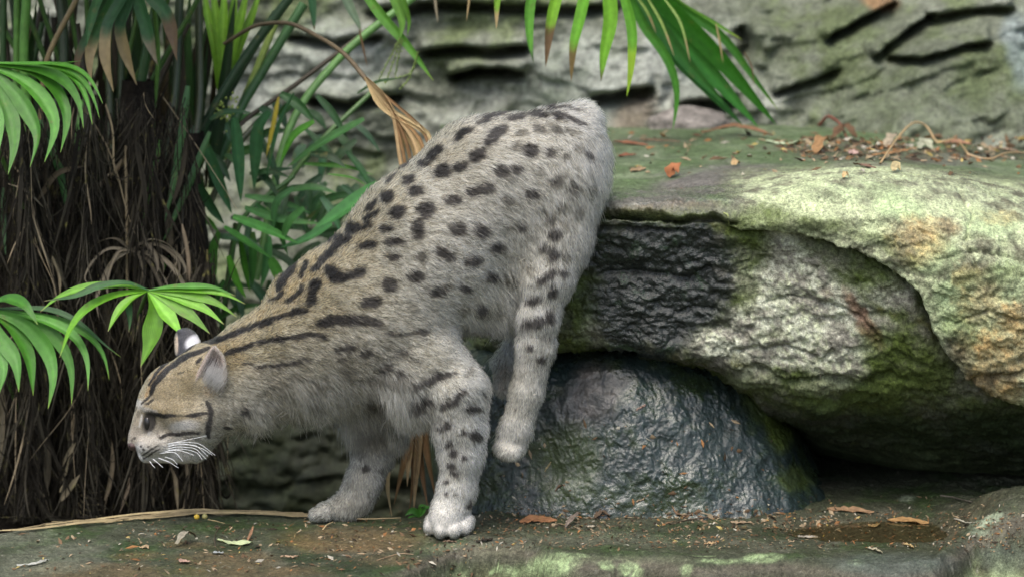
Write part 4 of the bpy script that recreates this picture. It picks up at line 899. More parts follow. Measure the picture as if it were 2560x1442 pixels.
# ------------------------------------------------------------------ palms and fronds
def leaf_material(name, trans=.30, rough=.36, vein=70.0, spec=.42):
    N = NT(name); b = N.b
    at = N.n('ShaderNodeAttribute', attribute_name='Col'); uv = N.n('ShaderNodeUVMap')
    sx = N.n('ShaderNodeSeparateXYZ'); N.l(uv.outputs[0], sx.inputs[0])
    wa = N.n('ShaderNodeMath', operation='MULTIPLY'); wa.inputs[1].default_value = vein; N.l(sx.outputs[0], wa.inputs[0])
    si = N.n('ShaderNodeMath', operation='SINE'); N.l(wa.outputs[0], si.inputs[0])
    tc = N.n('ShaderNodeTexCoord'); no = N.n('ShaderNodeTexNoise', i_Scale=90.0, i_Detail=4.0); N.l(tc.outputs['Object'], no.inputs['Vector'])
    m1 = N.n('ShaderNodeMath', operation='MULTIPLY_ADD'); m1.inputs[1].default_value = .07; m1.inputs[2].default_value = .62; N.l(si.outputs[0], m1.inputs[0])
    m2 = N.n('ShaderNodeMath', operation='MULTIPLY_ADD'); m2.inputs[1].default_value = .75; N.l(no.outputs[0], m2.inputs[0]); N.l(m1.outputs[0], m2.inputs[2])
    sc_ = N.n('ShaderNodeVectorMath', operation='SCALE'); N.l(at.outputs['Color'], sc_.inputs[0]); N.l(m2.outputs[0], sc_.inputs['Scale'])
    nb_ = N.n('ShaderNodeTexNoise', i_Scale=38.0, i_Detail=5.0, i_Roughness=.7); N.l(tc.outputs['Object'], nb_.inputs['Vector'])
    bm_ = N.n('ShaderNodeMapRange'); bm_.inputs[1].default_value = .60; bm_.inputs[2].default_value = .74; bm_.inputs[3].default_value = 0; bm_.inputs[4].default_value = .75; N.l(nb_.outputs[0], bm_.inputs[0])
    bl_ = N.n('ShaderNodeMix', data_type='RGBA'); N.l(bm_.outputs[0], bl_.inputs[0]); N.l(sc_.outputs[0], bl_.inputs[6]); bl_.inputs[7].default_value = (.16, .15, .045, 1); sc_ = bl_
    sc_out = bl_.outputs[2]
    N.l(sc_out, b.inputs['Base Color']); b.inputs['Roughness'].default_value = rough; b.inputs['Specular IOR Level'].default_value = spec
    bp = N.n('ShaderNodeBump', i_Strength=.25, i_Distance=.001); N.l(si.outputs[0], bp.inputs['Height']); N.l(bp.outputs[0], b.inputs['Normal'])
    tr = N.n('ShaderNodeBsdfTranslucent'); ts_ = N.n('ShaderNodeVectorMath', operation='MULTIPLY'); ts_.inputs[1].default_value = (1.5, 1.45, .7); N.l(sc_out, ts_.inputs[0]); N.l(ts_.outputs[0], tr.inputs['Color'])
    mx = N.n('ShaderNodeMixShader'); mx.inputs[0].default_value = trans
    N.l(b.outputs[0], mx.inputs[1]); N.l(tr.outputs[0], mx.inputs[2]); N.l(mx.outputs[0], N.out.inputs['Surface'])
    return N.m
M_LEAF = leaf_material('palm_leaf'); M_DEAD = leaf_material('dead_leaf', .10, .8, 40.0, .12); M_STEM = leaf_material('palm_stem', .0, .4, 3.0)
GREEN = (.062, .205, .022); GLIGHT = (.14, .34, .028); GDARK = (.028, .095, .024); GBLUE = (.034, .105, .042); GYEL = (.26, .36, .045); TAN = (.36, .27, .14); BRN = (.12, .075, .04); GREY = (.21, .18, .13)
lr_ = np.random.RandomState(5)
def leaflet(name, pts, w, mat, parent, col=GREEN, tip=None, tipat=.8, fold=.35, prof='lance', nrm=(0, -.75, .66), seg=18, twist=0.0, colb=None, jitter=.06):
    """a blade along photo points (u, v, Y); w = half width in photo pixels at its own depth"""
    p = np.asarray(pts, float); c = P(p[:, 0], p[:, 1], p[:, 2])
    d = np.concatenate([[0], np.cumsum(np.linalg.norm(np.diff(c, axis=0), axis=1))]); d /= d[-1]
    t = np.linspace(0, 1, seg); q = pchip(d, c, t)
    for _ in range(2): q[1:-1] = .25*q[:-2]+.5*q[1:-1]+.25*q[2:]
    tg = np.gradient(q, axis=0); tg /= np.linalg.norm(tg, axis=1, keepdims=True)+1e-9
    n = np.tile(np.asarray(nrm, float), (seg, 1)) + .25*lr_.normal(size=3)
    if twist:
        for i in range(seg):
            n[i] = Matrix.Rotation(twist*t[i], 3, Vector(tg[i])) @ Vector(n[i])
    s = np.cross(tg, n); s /= np.linalg.norm(s, axis=1, keepdims=True)+1e-9
    n = np.cross(s, tg)
    wm = w*PX(p[:, 2].mean())
    if prof == 'lance': wd = np.sin(np.pi*np.clip(.10+.90*t, 0, 1)**.85)**.8; wd[-1] = .02
    elif prof == 'strap': wd = np.minimum(1, np.minimum(.35+t*4, (1-t)*3.2+.03))
    elif prof == 'dead': wd = (.42+.58*sstep(.1, .9, t))*np.minimum(1, (1-t)*8+.05)*(1+.12*np.sin(t*17+lr_.rand()*6))
    else: wd = np.minimum(1, .25+t*1.6)*np.minimum(1, (1-t)*2.2+.02)
    wd = wd*wm
    V = []; U = []; cs = np.linspace(-1, 1, 5)
    base = np.asarray(colb if colb is not None else col, float); colv = []
    br = 1+jitter*2*lr_.normal()
    for i in range(seg):
        for k in cs:
            V.append(q[i] + s[i]*k*wd[i]*(1-.10*fold) + n[i]*(abs(k)-.35)*wd[i]*fold); U.append((k*.5+.5, t[i]))
            cc_ = base*(1-t[i])+np.asarray(col, float)*t[i]
            if abs(k) < .1: cc_ = cc_*1.25
            if tip is not None:
                m = float(sstep(tipat-.06, tipat+.06, np.array(t[i]+.03*k*k))); cc_ = cc_*(1-m)+np.asarray(tip)*m
            colv.append(cc_*br)
    F = grid_faces(seg, 5)
    return mesh_obj(name, V, F, mat, parent, cols=np.array(colv), uvs=U)
def stem(name, pts, r, mat, parent, col, r1=None, n=8, seg=22, bump_=0.0):
    p = np.asarray(pts, float); c = P(p[:, 0], p[:, 1], p[:, 2]); k = PX(p[:, 2].mean())
    V_, F_ = tube(c, r*k, (r1 if r1 is not None else r)*k, n, seg)
    cols = np.tile(np.asarray(col, float), (len(V_), 1))*(1+.35*fbm(V_, 40, 3, seed=121)[:, None])
    if bump_: V_ = V_ + (fbm(V_, 60, 2, seed=122)*bump_)[:, None]*np.array([1, -1, 0])
    U = [(.1*(i % n), i/len(V_)) for i in range(len(V_))]
    return mesh_obj(name, V_, F_, mat, parent, cols=np.clip(cols, .004, 1), uvs=U)
def with_Y(pts, y0, y1):
    n = len(pts); return [(a, b, y0+(y1-y0)*i/(n-1)) for i, (a, b) in enumerate(pts)]

# ---- fan palm on the left: fibrous trunks, dead skirt, fan leaves
fp = empty('fan_palm', tuple(P(250, 1290, .48)))
tag(fp, 'clumping fan palm with dark shaggy trunks and bright green drooping fan leaves', 'palm')
Nb = rock_material('palm_trunk', 90, .8, .9, .6, .5)
for (tu, r_, yy, vt) in ((30, 82, .50, 300), (185, 80, .54, 240), (335, 78, .50, 200), (462, 66, .52, 330), (110, 70, .63, 330), (258, 72, .64, 300), (400, 66, .63, 300)):
    n, sg_ = 40, 70
    c = bez([P(tu, 1360, yy), P(tu+12, 900, yy+.01), P(tu-6, 560, yy+.03), P(tu+14, vt, yy+.06)], sg_)
    th = np.linspace(0, 2*np.pi, n, endpoint=False); tt = np.linspace(0, 1, sg_)
    rr_ = r_*PX(yy)*(1.08-.55*sstep(.45, 1.0, tt))
    V = c[:, None] + rr_[:, None, None]*np.stack([np.cos(th), np.sin(th), 0*th], -1)[None]
    dsp = .010*fbm(V, 30, 4, seed=131, stretch=(1, 1, .25)) + .006*fbm(V, 14, 3, seed=132)
    V = V + dsp[..., None]*np.stack([np.cos(th), np.sin(th), 0*th], -1)[None]
    i = np.arange(sg_-1)[:, None]*n; j = np.arange(n)[None]; F = np.stack([i+j, i+(j+1) % n, i+n+(j+1) % n, i+n+j], -1).reshape(-1, 4)
    Vf = V.reshape(-1, 3); cl = np.array((.014, .011, .008))[None]*(1+.9*fbm(Vf, 60, 3, seed=133, stretch=(1, 1, .15))[:, None])
    mesh_obj('trunk', Vf, F, Nb, fp, cols=np.clip(cl, .004, 1), wet=np.zeros(len(Vf)))
def ribbons(n, gen, mat, name, parent):
    """many thin hanging strips in one mesh"""
    Vs, Fs, Cs, Us = [], [], [], []; off = 0
    for k in range(n):
        q, wd, col = gen(k); m = len(q)
        tg = np.gradient(q, axis=0); tg /= np.linalg.norm(tg, axis=1, keepdims=True)+1e-9
        a = lr_.rand()*2*np.pi; nn_ = np.array([.7*math.cos(a), -1.0, .4*math.sin(a)])
        s = np.cross(tg, nn_); s /= np.linalg.norm(s, axis=1, keepdims=True)+1e-9
        wv_ = wd*np.minimum(1, (1-np.linspace(0, 1, m))*3+.15)
        V = np.concatenate([q-s*wv_[:, None], q+s*wv_[:, None]]); Vs.append(V)
        i = np.arange(m-1); Fs.append(np.stack([i, i+1, i+1+m, i+m], -1)+off); off += 2*m
        Cs.append(np.tile(np.asarray(col), (2*m, 1))*(.8+.4*np.linspace(0, 1, m)[np.r_[0:m, 0:m]])[:, None]); Us.append(np.stack([np.r_[np.zeros(m), np.ones(m)*.2], np.r_[np.linspace(0, 1, m), np.linspace(0, 1, m)]], -1))
    return mesh_obj(name, np.concatenate(Vs), np.concatenate(Fs), mat, parent, cols=np.clip(np.concatenate(Cs), .004, 1), uvs=np.concatenate(Us))
def fibre(k):
    u0 = lr_.uniform(-70, 540); v0 = lr_.uniform(230, 1230) if u0 < 480 else lr_.uniform(620, 1230)
    y0 = .47+.05*math.cos((u0 % 145)/145*2*math.pi)-.035+lr_.uniform(-.03, .03)
    L_ = lr_.uniform(60, 300)*(1.0 if lr_.rand() < .8 else 1.6); m = 9; t = np.linspace(0, 1, m)
    a = lr_.normal()*.20; cu1, cu2 = lr_.normal()*16, lr_.normal()*6
    uu = u0 + L_*math.sin(a)*t + cu1*t*t + cu2*np.sin(t*lr_.uniform(2, 7)); vv = np.minimum(v0+L_*math.cos(a)*t, 1305+lr_.uniform(-15, 5))
    if lr_.rand() < .07:
        vv = v0 + 60*np.sin(t*lr_.uniform(2, 5)); uu = u0 + lr_.choice([-1, 1])*lr_.uniform(40, 110)*t
    yy = y0 - .05*np.sin(t*2.2)*lr_.rand() - .02*t
    b = lr_.rand()**4
    col = np.array((.010, .0085, .006))*(1-b)+np.array((.066, .060, .044))*b
    if lr_.rand() < .025: col = np.array((.22, .18, .12))
    return P(uu, vv, yy), lr_.choice([.0005, .0008, .0013, .0022, .0045], p=[.42, .32, .18, .06, .02]), col
tag(ribbons(3300, fibre, M_DEAD, 'fibre', fp), kind='stuff')
# curled dead leaf and old ring scars on the trunk
for k in range(13):
    a = lr_.uniform(-.75, 1.25); L_ = lr_.uniform(60, 175); sgn = lr_.choice([-1, 1])
    pts = [(330, 628), (330+sgn*L_*.4*math.cos(a), 628+L_*.25*math.sin(a)-14), (330+sgn*L_*.8*math.cos(a), 640+L_*.5*math.sin(a)+6), (330+sgn*L_*.95*math.cos(a), 650+L_*.55*math.sin(a)+lr_.uniform(20, 55)), (330+sgn*L_*(.85)*math.cos(a), 655+L_*.55*math.sin(a)+lr_.uniform(40, 80))]
    leaflet('dead_leaflet', with_Y(pts, .37, .33), lr_.uniform(3, 6.5), M_DEAD, fp, col=np.array((.15, .13, .095))*lr_.uniform(.4, 1.1), fold=.5, prof='strap', twist=lr_.normal()*1.5)
for k in range(5):
    v0 = 1215+k*15; leaflet('ring_scar', with_Y([(192, v0-8), (208, v0+10), (235, v0+17), (262, v0+8)], .42, .415), 2.2, M_DEAD, fp, col=(.25, .21, .12), fold=.1, prof='strap')
for pts, w_, c_ in (([(158, 1165), (176, 1128), (190, 1105)], 7, (.27, .23, .15)), ([(153, 1250), (176, 1220), (200, 1185)], 9, (.21, .18, .12)), ([(262, 1250), (275, 1210), (282, 1150), (280, 1100)], 6, (.26, .21, .14)), ([(150, 1230), (165, 1180), (172, 1150)], 4, (.28, .24, .15)), ([(60, 690), (75, 760), (82, 840)], 5, GREY), ([(20, 460), (60, 475), (110, 520)], 4, GREY), ([(75, 455), (85, 540), (105, 620)], 8, (.16, .13, .09)), ([(130, 640), (150, 700), (150, 740)], 4, (.24, .2, .13)), ([(95, 500), (150, 430), (215, 415)], 7, (.12, .095, .065)), ([(455, 560), (470, 640), (475, 720)], 5, (.2, .16, .11)), ([(370, 1150), (385, 1200), (383, 1270)], 8, (.14, .12, .085)), ([(465, 1150), (470, 1220), (455, 1280)], 5, (.2, .17, .12)), ([(505, 1120), (530, 1170), (535, 1250)], 5, (.2, .17, .12)), ([(420, 1130), (440, 1200), (445, 1280)], 6, (.18, .15, .10)), ([(330, 1180), (318, 1230), (300, 1280)], 5, (.15, .12, .085))):
    leaflet('dead_strip', with_Y(pts, .375, .36), w_, M_DEAD, fp, col=np.array(c_)*.8, fold=.4, prof='strap')
for k in range(46):
    u0 = lr_.uniform(-20, 520); v0 = lr_.uniform(360, 1120) if u0 < 470 else lr_.uniform(680, 1120); L_ = lr_.uniform(90, 240); dx = lr_.normal()*22
    b = lr_.rand()**2; c_ = np.array((.022, .019, .014))*(1-b)+np.array((.11, .096, .066))*b
    leaflet('leaf_base', with_Y([(u0, v0), (u0+dx*.4, v0+L_*.5), (u0+dx, min(v0+L_, 1290))], lr_.uniform(.385, .43), lr_.uniform(.37, .41)), lr_.uniform(5, 13), M_DEAD, fp, col=c_, fold=.6, prof='strap', seg=12, nrm=(lr_.normal()*.5, -1, .1), twist=lr_.normal()*.5)
def fan(parent, hub, petiole, leaves, yh, yt, col, w, tip=None, tipat=.9, nrm=(0, -.6, .8), prof='fan', fold=.30):
    fr = stem('frond', petiole, 6, M_STEM, parent, (.07, .15, .03), 5)
    for e in leaves:
        pts = e[0]; w_ = e[1] if len(e) > 1 and e[1] else w; c_ = e[2] if len(e) > 2 else col
        tp = e[3] if len(e) > 3 else tip; ta = e[4] if len(e) > 4 else tipat
        y1 = yt+lr_.uniform(-.02, .02); w_ = w_*(1.25 if prof == 'fan' else 1)
        full = [hub]+list(pts)
        n = len(full); P3 = [(a, b, yh+(y1-yh)*i/(n-1)) for i, (a, b) in enumerate(full)]
        leaflet('leaflet', P3, w_, M_LEAF, fr, col=np.array(c_)*lr_.uniform(.85, 1.18), tip=tp, tipat=ta, fold=fold, prof=prof, nrm=nrm)
    return fr
fan(fp, (-50, 158), [(60, 520, .46), (-10, 360, .40), (-60, 220, .34), (-50, 158, .30)],
    [([(0, 230), (32, 310), (36, 370), (20, 437)],), ([(20, 215), (72, 285), (96, 345), (75, 419)],), ([(50, 196), (112, 252), (140, 320), (111, 406)],), ([(80, 182), (142, 228), (170, 300), (151, 382)],), ([(100, 174), (165, 205), (200, 262), (209, 322)], 13), ([(120, 168), (188, 196), (218, 250), (231, 313)], 11), ([(130, 166), (205, 196), (236, 250), (249, 297)], 9), ([(130, 160), (195, 172), (236, 212), (257, 260)], 9), ([(110, 160), (160, 158), (208, 152)], 7), ([(-30, 240), (-5, 330), (-12, 420)],)], .30, .20, GREEN, 17, tip=GYEL, tipat=1.02)
fan(fp, (372, 726), [(330, 900, .46), (345, 800, .36), (365, 740, .22), (372, 726, .18)],
    [([(300, 735), (220, 770), (180, 815), (149, 893)], 17), ([(330, 745), (292, 785), (270, 828)], 14), ([(388, 780), (377, 850), (351, 918)], 22), ([(402, 765), (432, 805), (458, 842)], 17), ([(430, 757), (482, 792), (525, 834)], 14), ([(450, 746), (512, 772), (560, 810)], 13), ([(470, 736), (542, 757), (592, 792)], 11), ([(480, 724), (560, 735), (614, 760)], 9), ([(300, 712), (200, 722), (140, 746), (100, 780)], 12), ([(310, 705), (240, 716), (190, 740), (110, 752)], 8, GDARK), ([(440, 716), (520, 716), (590, 740)], 8, GREEN), ([(320, 760), (325, 800), (322, 830)], 8, GDARK)], .18, .15, GLIGHT, 14, tip=TAN, tipat=.985)
fan(fp, (-35, 772), [(60, 1060, .46), (0, 900, .36), (-40, 800, .28), (-35, 772, .24)],
    [([(5, 850), (42, 910), (47, 979)],), ([(30, 822), (75, 900), (83, 988)],), ([(52, 804), (124, 888), (134, 950), (120, 1021)],), ([(92, 806), (164, 878), (181, 940), (179, 1010)], 14), ([(112, 800), (192, 845), (221, 910), (220, 976)], 12), ([(122, 796), (212, 830), (262, 890), (273, 949)], 11), ([(20, 745), (60, 760), (95, 812)], 15), ([(-10, 870), (10, 930), (-5, 990)], 15), ([(110, 770), (190, 800), (262, 862), (302, 892)], 7, GDARK)], .24, .17, GREEN, 17, tip=GYEL, tipat=.985)
fan(fp, (330, -70), [(380, 320, .56), (395, 120, .54), (370, -40, .50), (330, -70, .47)],
    [([(300, 10), (268, 60), (262, 130), (284, 231)], 16, GBLUE, TAN, .56), ([(318, 20), (298, 60), (312, 130), (342, 213)], 15, GBLUE, TAN, .55), ([(280, 10), (238, 90), (222, 140), (228, 215)], 15, GDARK, TAN, .66), ([(270, 0), (210, 110), (192, 150), (196, 230)], 12, GDARK, BRN, .7), ([(352, 20), (368, 70), (376, 110), (395, 165)], 19, GBLUE, GREY, .74), ([(385, 0), (414, 30), (428, 70), (442, 152)], 18, GBLUE, BRN, .6), ([(250, -10), (225, 60), (215, 120)], 12, GDARK)], .47, .44, GBLUE, 15, prof='strap', nrm=(0, -1, .2))
fan(fp, (556, 270), [(500, 420, .66), (530, 340, .66), (556, 270, .64)],
    [([(540, 140), (512, 0), (508, -60)], 11), ([(548, 140), (535, 0), (530, -60)], 12), ([(556, 140), (560, 0), (558, -60)], 12), ([(568, 140), (585, 0), (590, -60)], 12), ([(578, 150), (612, 10), (625, -60)], 12), ([(584, 160), (634, 30), (660, -50)], 11)], .64, .68, (.15, .30, .03), 12, prof='strap', nrm=(0, -1, .1), fold=.6)
for pts, r_, c_ in (([(40, 330, .5), (42, 120, .5), (43, -30, .5)], 9, (.07, .17, .03)), ([(72, 330, .49), (60, 150, .48), (68, -30, .48)], 12, (.08, .20, .035)), ([(100, 330, .5), (112, 175, .48), (200, -20, .46)], 7, (.20, .15, .08)), ([(12, 330, .52), (8, 150, .52), (10, -30, .52)], 8, (.025, .06, .018)), ([(280, 420, .52), (272, 200, .56), (255, -30, .58)], 10, (.035, .05, .02)), ([(338, 330, .55), (352, 210, .55), (400, -30, .56)], 13, (.025, .07, .018)), ([(300, 330, .55), (303, 150, .57), (296, -30, .58)], 9, (.03, .05, .02)), ([(318, 760, .38), (317, 560, .385), (314, 365, .40)], 4, (.17, .135, .08)), ([(140, 300, .54), (160, 140, .56), (150, -30, .58)], 12, (.03, .045, .02)), ([(410, 420, .55), (440, 200, .58), (450, -30, .60)], 11, (.025, .04, .018)), ([(220, 420, .55), (215, 250, .57), (190, 60, .58)], 10, (.035, .03, .02)), ([(480, 420, .56), (500, 220, .6), (495, -30, .62)], 10, (.03, .04, .018)), ([(250, 465, .42), (290, 425, .42), (320, 390, .42)], 7, (.16, .125, .08)), ([(360, 420, .56), (385, 250, .6), (470, 60, .62)], 8, (.05, .04, .025))):
    stem('stalk', pts, r_, M_STEM, fp, c_)
for pts, w_, c_ in (([(470, 215), (442, 420), (412, 555)], 12, GDARK), ([(402, 350), (376, 470), (350, 580)], 8, GREEN), ([(100, 300), (150, 430), (170, 545)], 12, GDARK), ([(525, 330), (470, 470), (405, 610)], 11, GDARK), ([(205, 250), (195, 340), (186, 440)], 8, GREEN), ([(8, 470), (10, 560), (14, 640)], 7, GDARK), ([(420, 640), (400, 690), (385, 740)], 7, GREEN)):
    leaflet('strap_leaf', with_Y(pts, .46, .40), w_, M_LEAF, fp, col=c_, prof='lance')

# crown above the frame: unseen leaves on the stalks, added to shade the clump
for k in range(9):
    hu_, hy, hz = -160+95*k+lr_.uniform(-30, 30), lr_.uniform(.25, .75), lr_.uniform(-330, -150)
    fr = stem('frond', [(hu_*.4+150, 200, .58), (hu_*.8+60, -60, .56), (hu_, hz, hy)], 7, M_STEM, fp, (.05, .11, .025), 5)
    for q in range(12):
        a = R(-200+q*40+lr_.uniform(-12, 12)); L_ = lr_.uniform(230, 340); da = math.cos(a); db = math.sin(a)
        pts = [(hu_, hz, hy), (hu_+L_*.5*da, hz-10, hy+.16*db*L_/300), (hu_+L_*da, hz+55, hy+.30*db*L_/300)]
        leaflet('leaflet', pts, 20, M_LEAF, fr, col=np.array(GREEN)*lr_.uniform(.6, 1.1), prof='fan', nrm=(0, -.1, 1), seg=10)
# dark blades and stalks deep in the clump
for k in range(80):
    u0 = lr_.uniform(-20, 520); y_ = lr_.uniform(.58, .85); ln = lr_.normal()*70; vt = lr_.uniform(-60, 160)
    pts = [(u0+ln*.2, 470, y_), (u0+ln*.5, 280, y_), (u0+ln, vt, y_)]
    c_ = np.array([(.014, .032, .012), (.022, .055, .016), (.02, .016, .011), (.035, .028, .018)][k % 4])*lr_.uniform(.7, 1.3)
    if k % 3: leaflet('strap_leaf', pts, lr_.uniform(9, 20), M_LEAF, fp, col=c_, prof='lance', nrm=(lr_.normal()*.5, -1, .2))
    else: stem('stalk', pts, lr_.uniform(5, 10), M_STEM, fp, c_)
# ---- bamboo palm in the middle: canes and narrow leaves
bp_ = empty('bamboo_palm', tuple(P(600, 1000, .62)))
tag(bp_, 'slender cane palm with narrow dark green leaves between the shaggy trunks and the cliff', 'palm')
for pts, r_, c_ in (([(640, 700, .60), (722, 325, .66), (850, 145, .70), (1045, -15, .72)], 10, (.10, .21, .06)), ([(520, 400, .66), (600, 312, .68), (735, 215, .7), (960, 45, .72)], 6, (.045, .035, .022)), ([(540, 420, .66), (595, 285, .68), (665, 165, .7), (760, 10, .72)], 12, (.035, .095, .03)), ([(560, 400, .68), (600, 275, .69), (645, 165, .7), (712, 0, .72)], 9, (.20, .27, .06)), ([(470, 420, .62), (510, 320, .62), (600, 165, .62), (735, -20, .62)], 12, (.018, .042, .018)), ([(500, 380, .64), (590, 200, .64), (690, 30, .64)], 9, (.02, .04, .02)), ([(700, 480, .64), (790, 365, .66), (928, 232, .7)], 6, (.07, .14, .04)), ([(560, 760, .58), (600, 560, .58), (735, 440, .6)], 6, (.05, .12, .035)), ([(520, 520, .6), (590, 370, .62), (650, 300, .64)], 8, (.04, .05, .025)), ([(540, 1000, .62), (560, 780, .60), (590, 560, .58)], 8, (.04, .07, .025))):
    stem('cane', pts, r_, M_STEM, bp_, c_)
ML = [([(585, 295), (595, 390), (602, 505)], 17, GBLUE), ([(675, 280), (645, 325), (635, 475)], 18, GBLUE), ([(735, 235), (700, 310), (665, 450)], 17, GBLUE), ([(785, 305), (735, 340), (700, 410)], 14, GREEN), ([(910, 298), (800, 360), (715, 420)], 13, (.05, .14, .04)), ([(515, 360), (545, 450), (580, 535)], 16, GBLUE), ([(500, 460), (530, 520), (560, 560)], 14, GBLUE), ([(490, 535), (520, 553), (547, 580)], 9, GREEN), ([(547, 580), (533, 635), (539, 698)], 12, (.06, .18, .035)), ([(560, 568), (630, 615), (682, 648)], 14, (.055, .19, .032)), ([(582, 542), (665, 573), (745, 608)], 14, (.05, .18, .03)), ([(612, 490), (700, 505), (778, 533)], 10, (.05, .16, .035)), ([(612, 520), (700, 548), (805, 560)], 12, (.045, .15, .03)), ([(945, 462), (855, 528), (775, 582)], 26, (.06, .19, .055)), ([(632, 580), (632, 650), (630, 720)], 11, (.05, .16, .04)), ([(672, 590), (666, 660), (652, 720)], 12, (.07, .2, .07)), ([(676, 645), (695, 685), (712, 720)], 15, (.07, .22, .04)), ([(760, 410), (860, 416), (935, 438)], 6, GREEN), ([(820, 436), (880, 445), (925, 470)], 5, GREEN), ([(735, 470), (690, 510), (680, 590)], 12, (.05, .14, .05)), ([(760, 520), (720, 560), (705, 610)], 12, (.05, .15, .04)), ([(600, 600), (610, 660), (625, 730)], 10, GREEN), ([(570, 640), (590, 700), (615, 745)], 11, GREEN), ([(830, 560), (760, 600), (700, 620)], 15, (.05, .16, .05)), ([(800, 470), (740, 470), (680, 490)], 9, GDARK), ([(640, 510), (690, 560), (720, 640)], 10, GDARK), ([(560, 700), (540, 760), (560, 830)], 10, GDARK)]
for i, (pts, w_, c_) in enumerate(ML):
    y_ = .44+.12*((i*37) % 10)/10
    leaflet('leaf', with_Y(pts, y_, y_+.02), w_, M_LEAF, bp_, col=c_, nrm=(0, -.8, .6))
for i in range(95):
    u0, v0 = lr_.uniform(490, 900), lr_.uniform(230, 800)
    if v0 > 640-.55*(u0-680) + 120 and u0 > 680: v0 = 640-.55*(u0-680)-lr_.uniform(0, 120)
    a = lr_.uniform(-.5, 2.6); L_ = lr_.uniform(60, 130); y_ = lr_.uniform(.52, .85)
    leaflet('leaf', with_Y([(u0, v0), (u0+.5*L_*math.cos(a), v0+.5*L_*math.sin(a)-8), (u0+L_*math.cos(a), v0+L_*math.sin(a)+8)], y_, y_-.02), lr_.uniform(8, 14), M_LEAF, bp_, col=np.array([GBLUE, GDARK, (.04, .12, .03)][i % 3])*lr_.uniform(.5, 1.1), seg=12)
leaflet('leaf', with_Y([(697, 243), (682, 320), (665, 395)], .60, .60), 6, M_LEAF, bp_, col=(.45, .36, .05), prof='strap')
# flower spray
for pts in ([(1000, 95), (975, 145), (945, 205)], [(1002, 95), (985, 150), (965, 208)], [(1006, 100), (995, 150), (988, 190)], [(1045, 130), (1030, 180), (960, 206)], [(1040, 150), (1020, 200), (1000, 222)]):
    s_ = stem('flower_stalk', with_Y(pts, .60, .62), 1.8, M_STEM, bp_, (.13, .19, .05), 1.2, 6, 18)
    q = bez(P(np.array(pts)[:, 0], np.array(pts)[:, 1], np.linspace(.60, .62, len(pts))), 16)
    VV, FF, off = [], [], 0
    for k, c in enumerate(q[3:]):
        v_, f_ = sphere(c+lr_.normal(size=3)*.0012, .0016, 6, 5); VV.append(v_); FF += [tuple(a+off for a in f) for f in f_]; off += len(v_)
    VV = np.concatenate(VV); mesh_obj('buds', VV, FF, M_STEM, s_, cols=np.tile((.17, .23, .07), (len(VV), 1)), uvs=np.zeros((len(VV), 2)))
for k, (cu_2, cv_2) in enumerate(((570, 300), (558, 270), (580, 255))):
    VV, FF, off = [], [], 0
    for q in range(14):
        v_, f_ = sphere(P(cu_2+lr_.normal()*9, cv_2+lr_.normal()*14, .56), .0022, 6, 5); VV.append(v_); FF += [tuple(a+off for a in f) for f in f_]; off += len(v_)
    VV = np.concatenate(VV); mesh_obj('buds', VV, FF, M_STEM, bp_, cols=np.tile((.19, .25, .05), (len(VV), 1)), uvs=np.zeros((len(VV), 2)))

# ---- overhanging fronds from plants above the frame
def frond(name, label, stalk_pts, leaves, prof='lance', mat=None, nrm=(0, -1, .15)):
    e = empty(name, tuple(P(*stalk_pts[-1]))); tag(e, label, 'frond')
    stem('stalk', stalk_pts, 6, M_STEM, e, (.08, .15, .03))
    for pts, w_, c_, tp, ta in leaves: leaflet('leaflet', pts, w_, mat or M_LEAF, e, col=c_, tip=tp, tipat=ta, prof=prof, nrm=nrm)
    return e
yF = .50
frond('palm_frond', 'row of hanging bright green leaflets with browned tips against the grey cliff', [(1700, -330, 1.1), (1600, -260, .8), (1450, -150, yF), (1240, -60, yF)],
 [(with_Y([(1345, -90), (1322, 45), (1324, 100), (1334, 160)], yF, yF), 14, (.09, .25, .035), (.06, .09, .05), .88), (with_Y([(1415, -90), (1380, 40), (1372, 90), (1364, 168)], yF, yF), 15, (.16, .34, .03), BRN, .62), (with_Y([(1480, -90), (1448, 60), (1434, 115), (1428, 205)], yF, yF), 17, (.12, .32, .03), (.14, .10, .04), .72), (with_Y([(1512, -90), (1527, 45), (1510, 135), (1502, 205)], yF, yF), 19, (.15, .36, .03), (.12, .10, .06), .93), (with_Y([(1545, -60), (1582, 95), (1577, 180), (1567, 242)], yF, yF), 14, (.10, .28, .03), (.22, .36, .03), .62), (with_Y([(1255, -90), (1242, 20), (1241, 72)], yF, yF), 9, (.14, .28, .03), TAN, .75), (with_Y([(1180, -60), (1172, 10), (1166, 55)], yF, yF), 4, TAN, None, 1)])
yG = .80
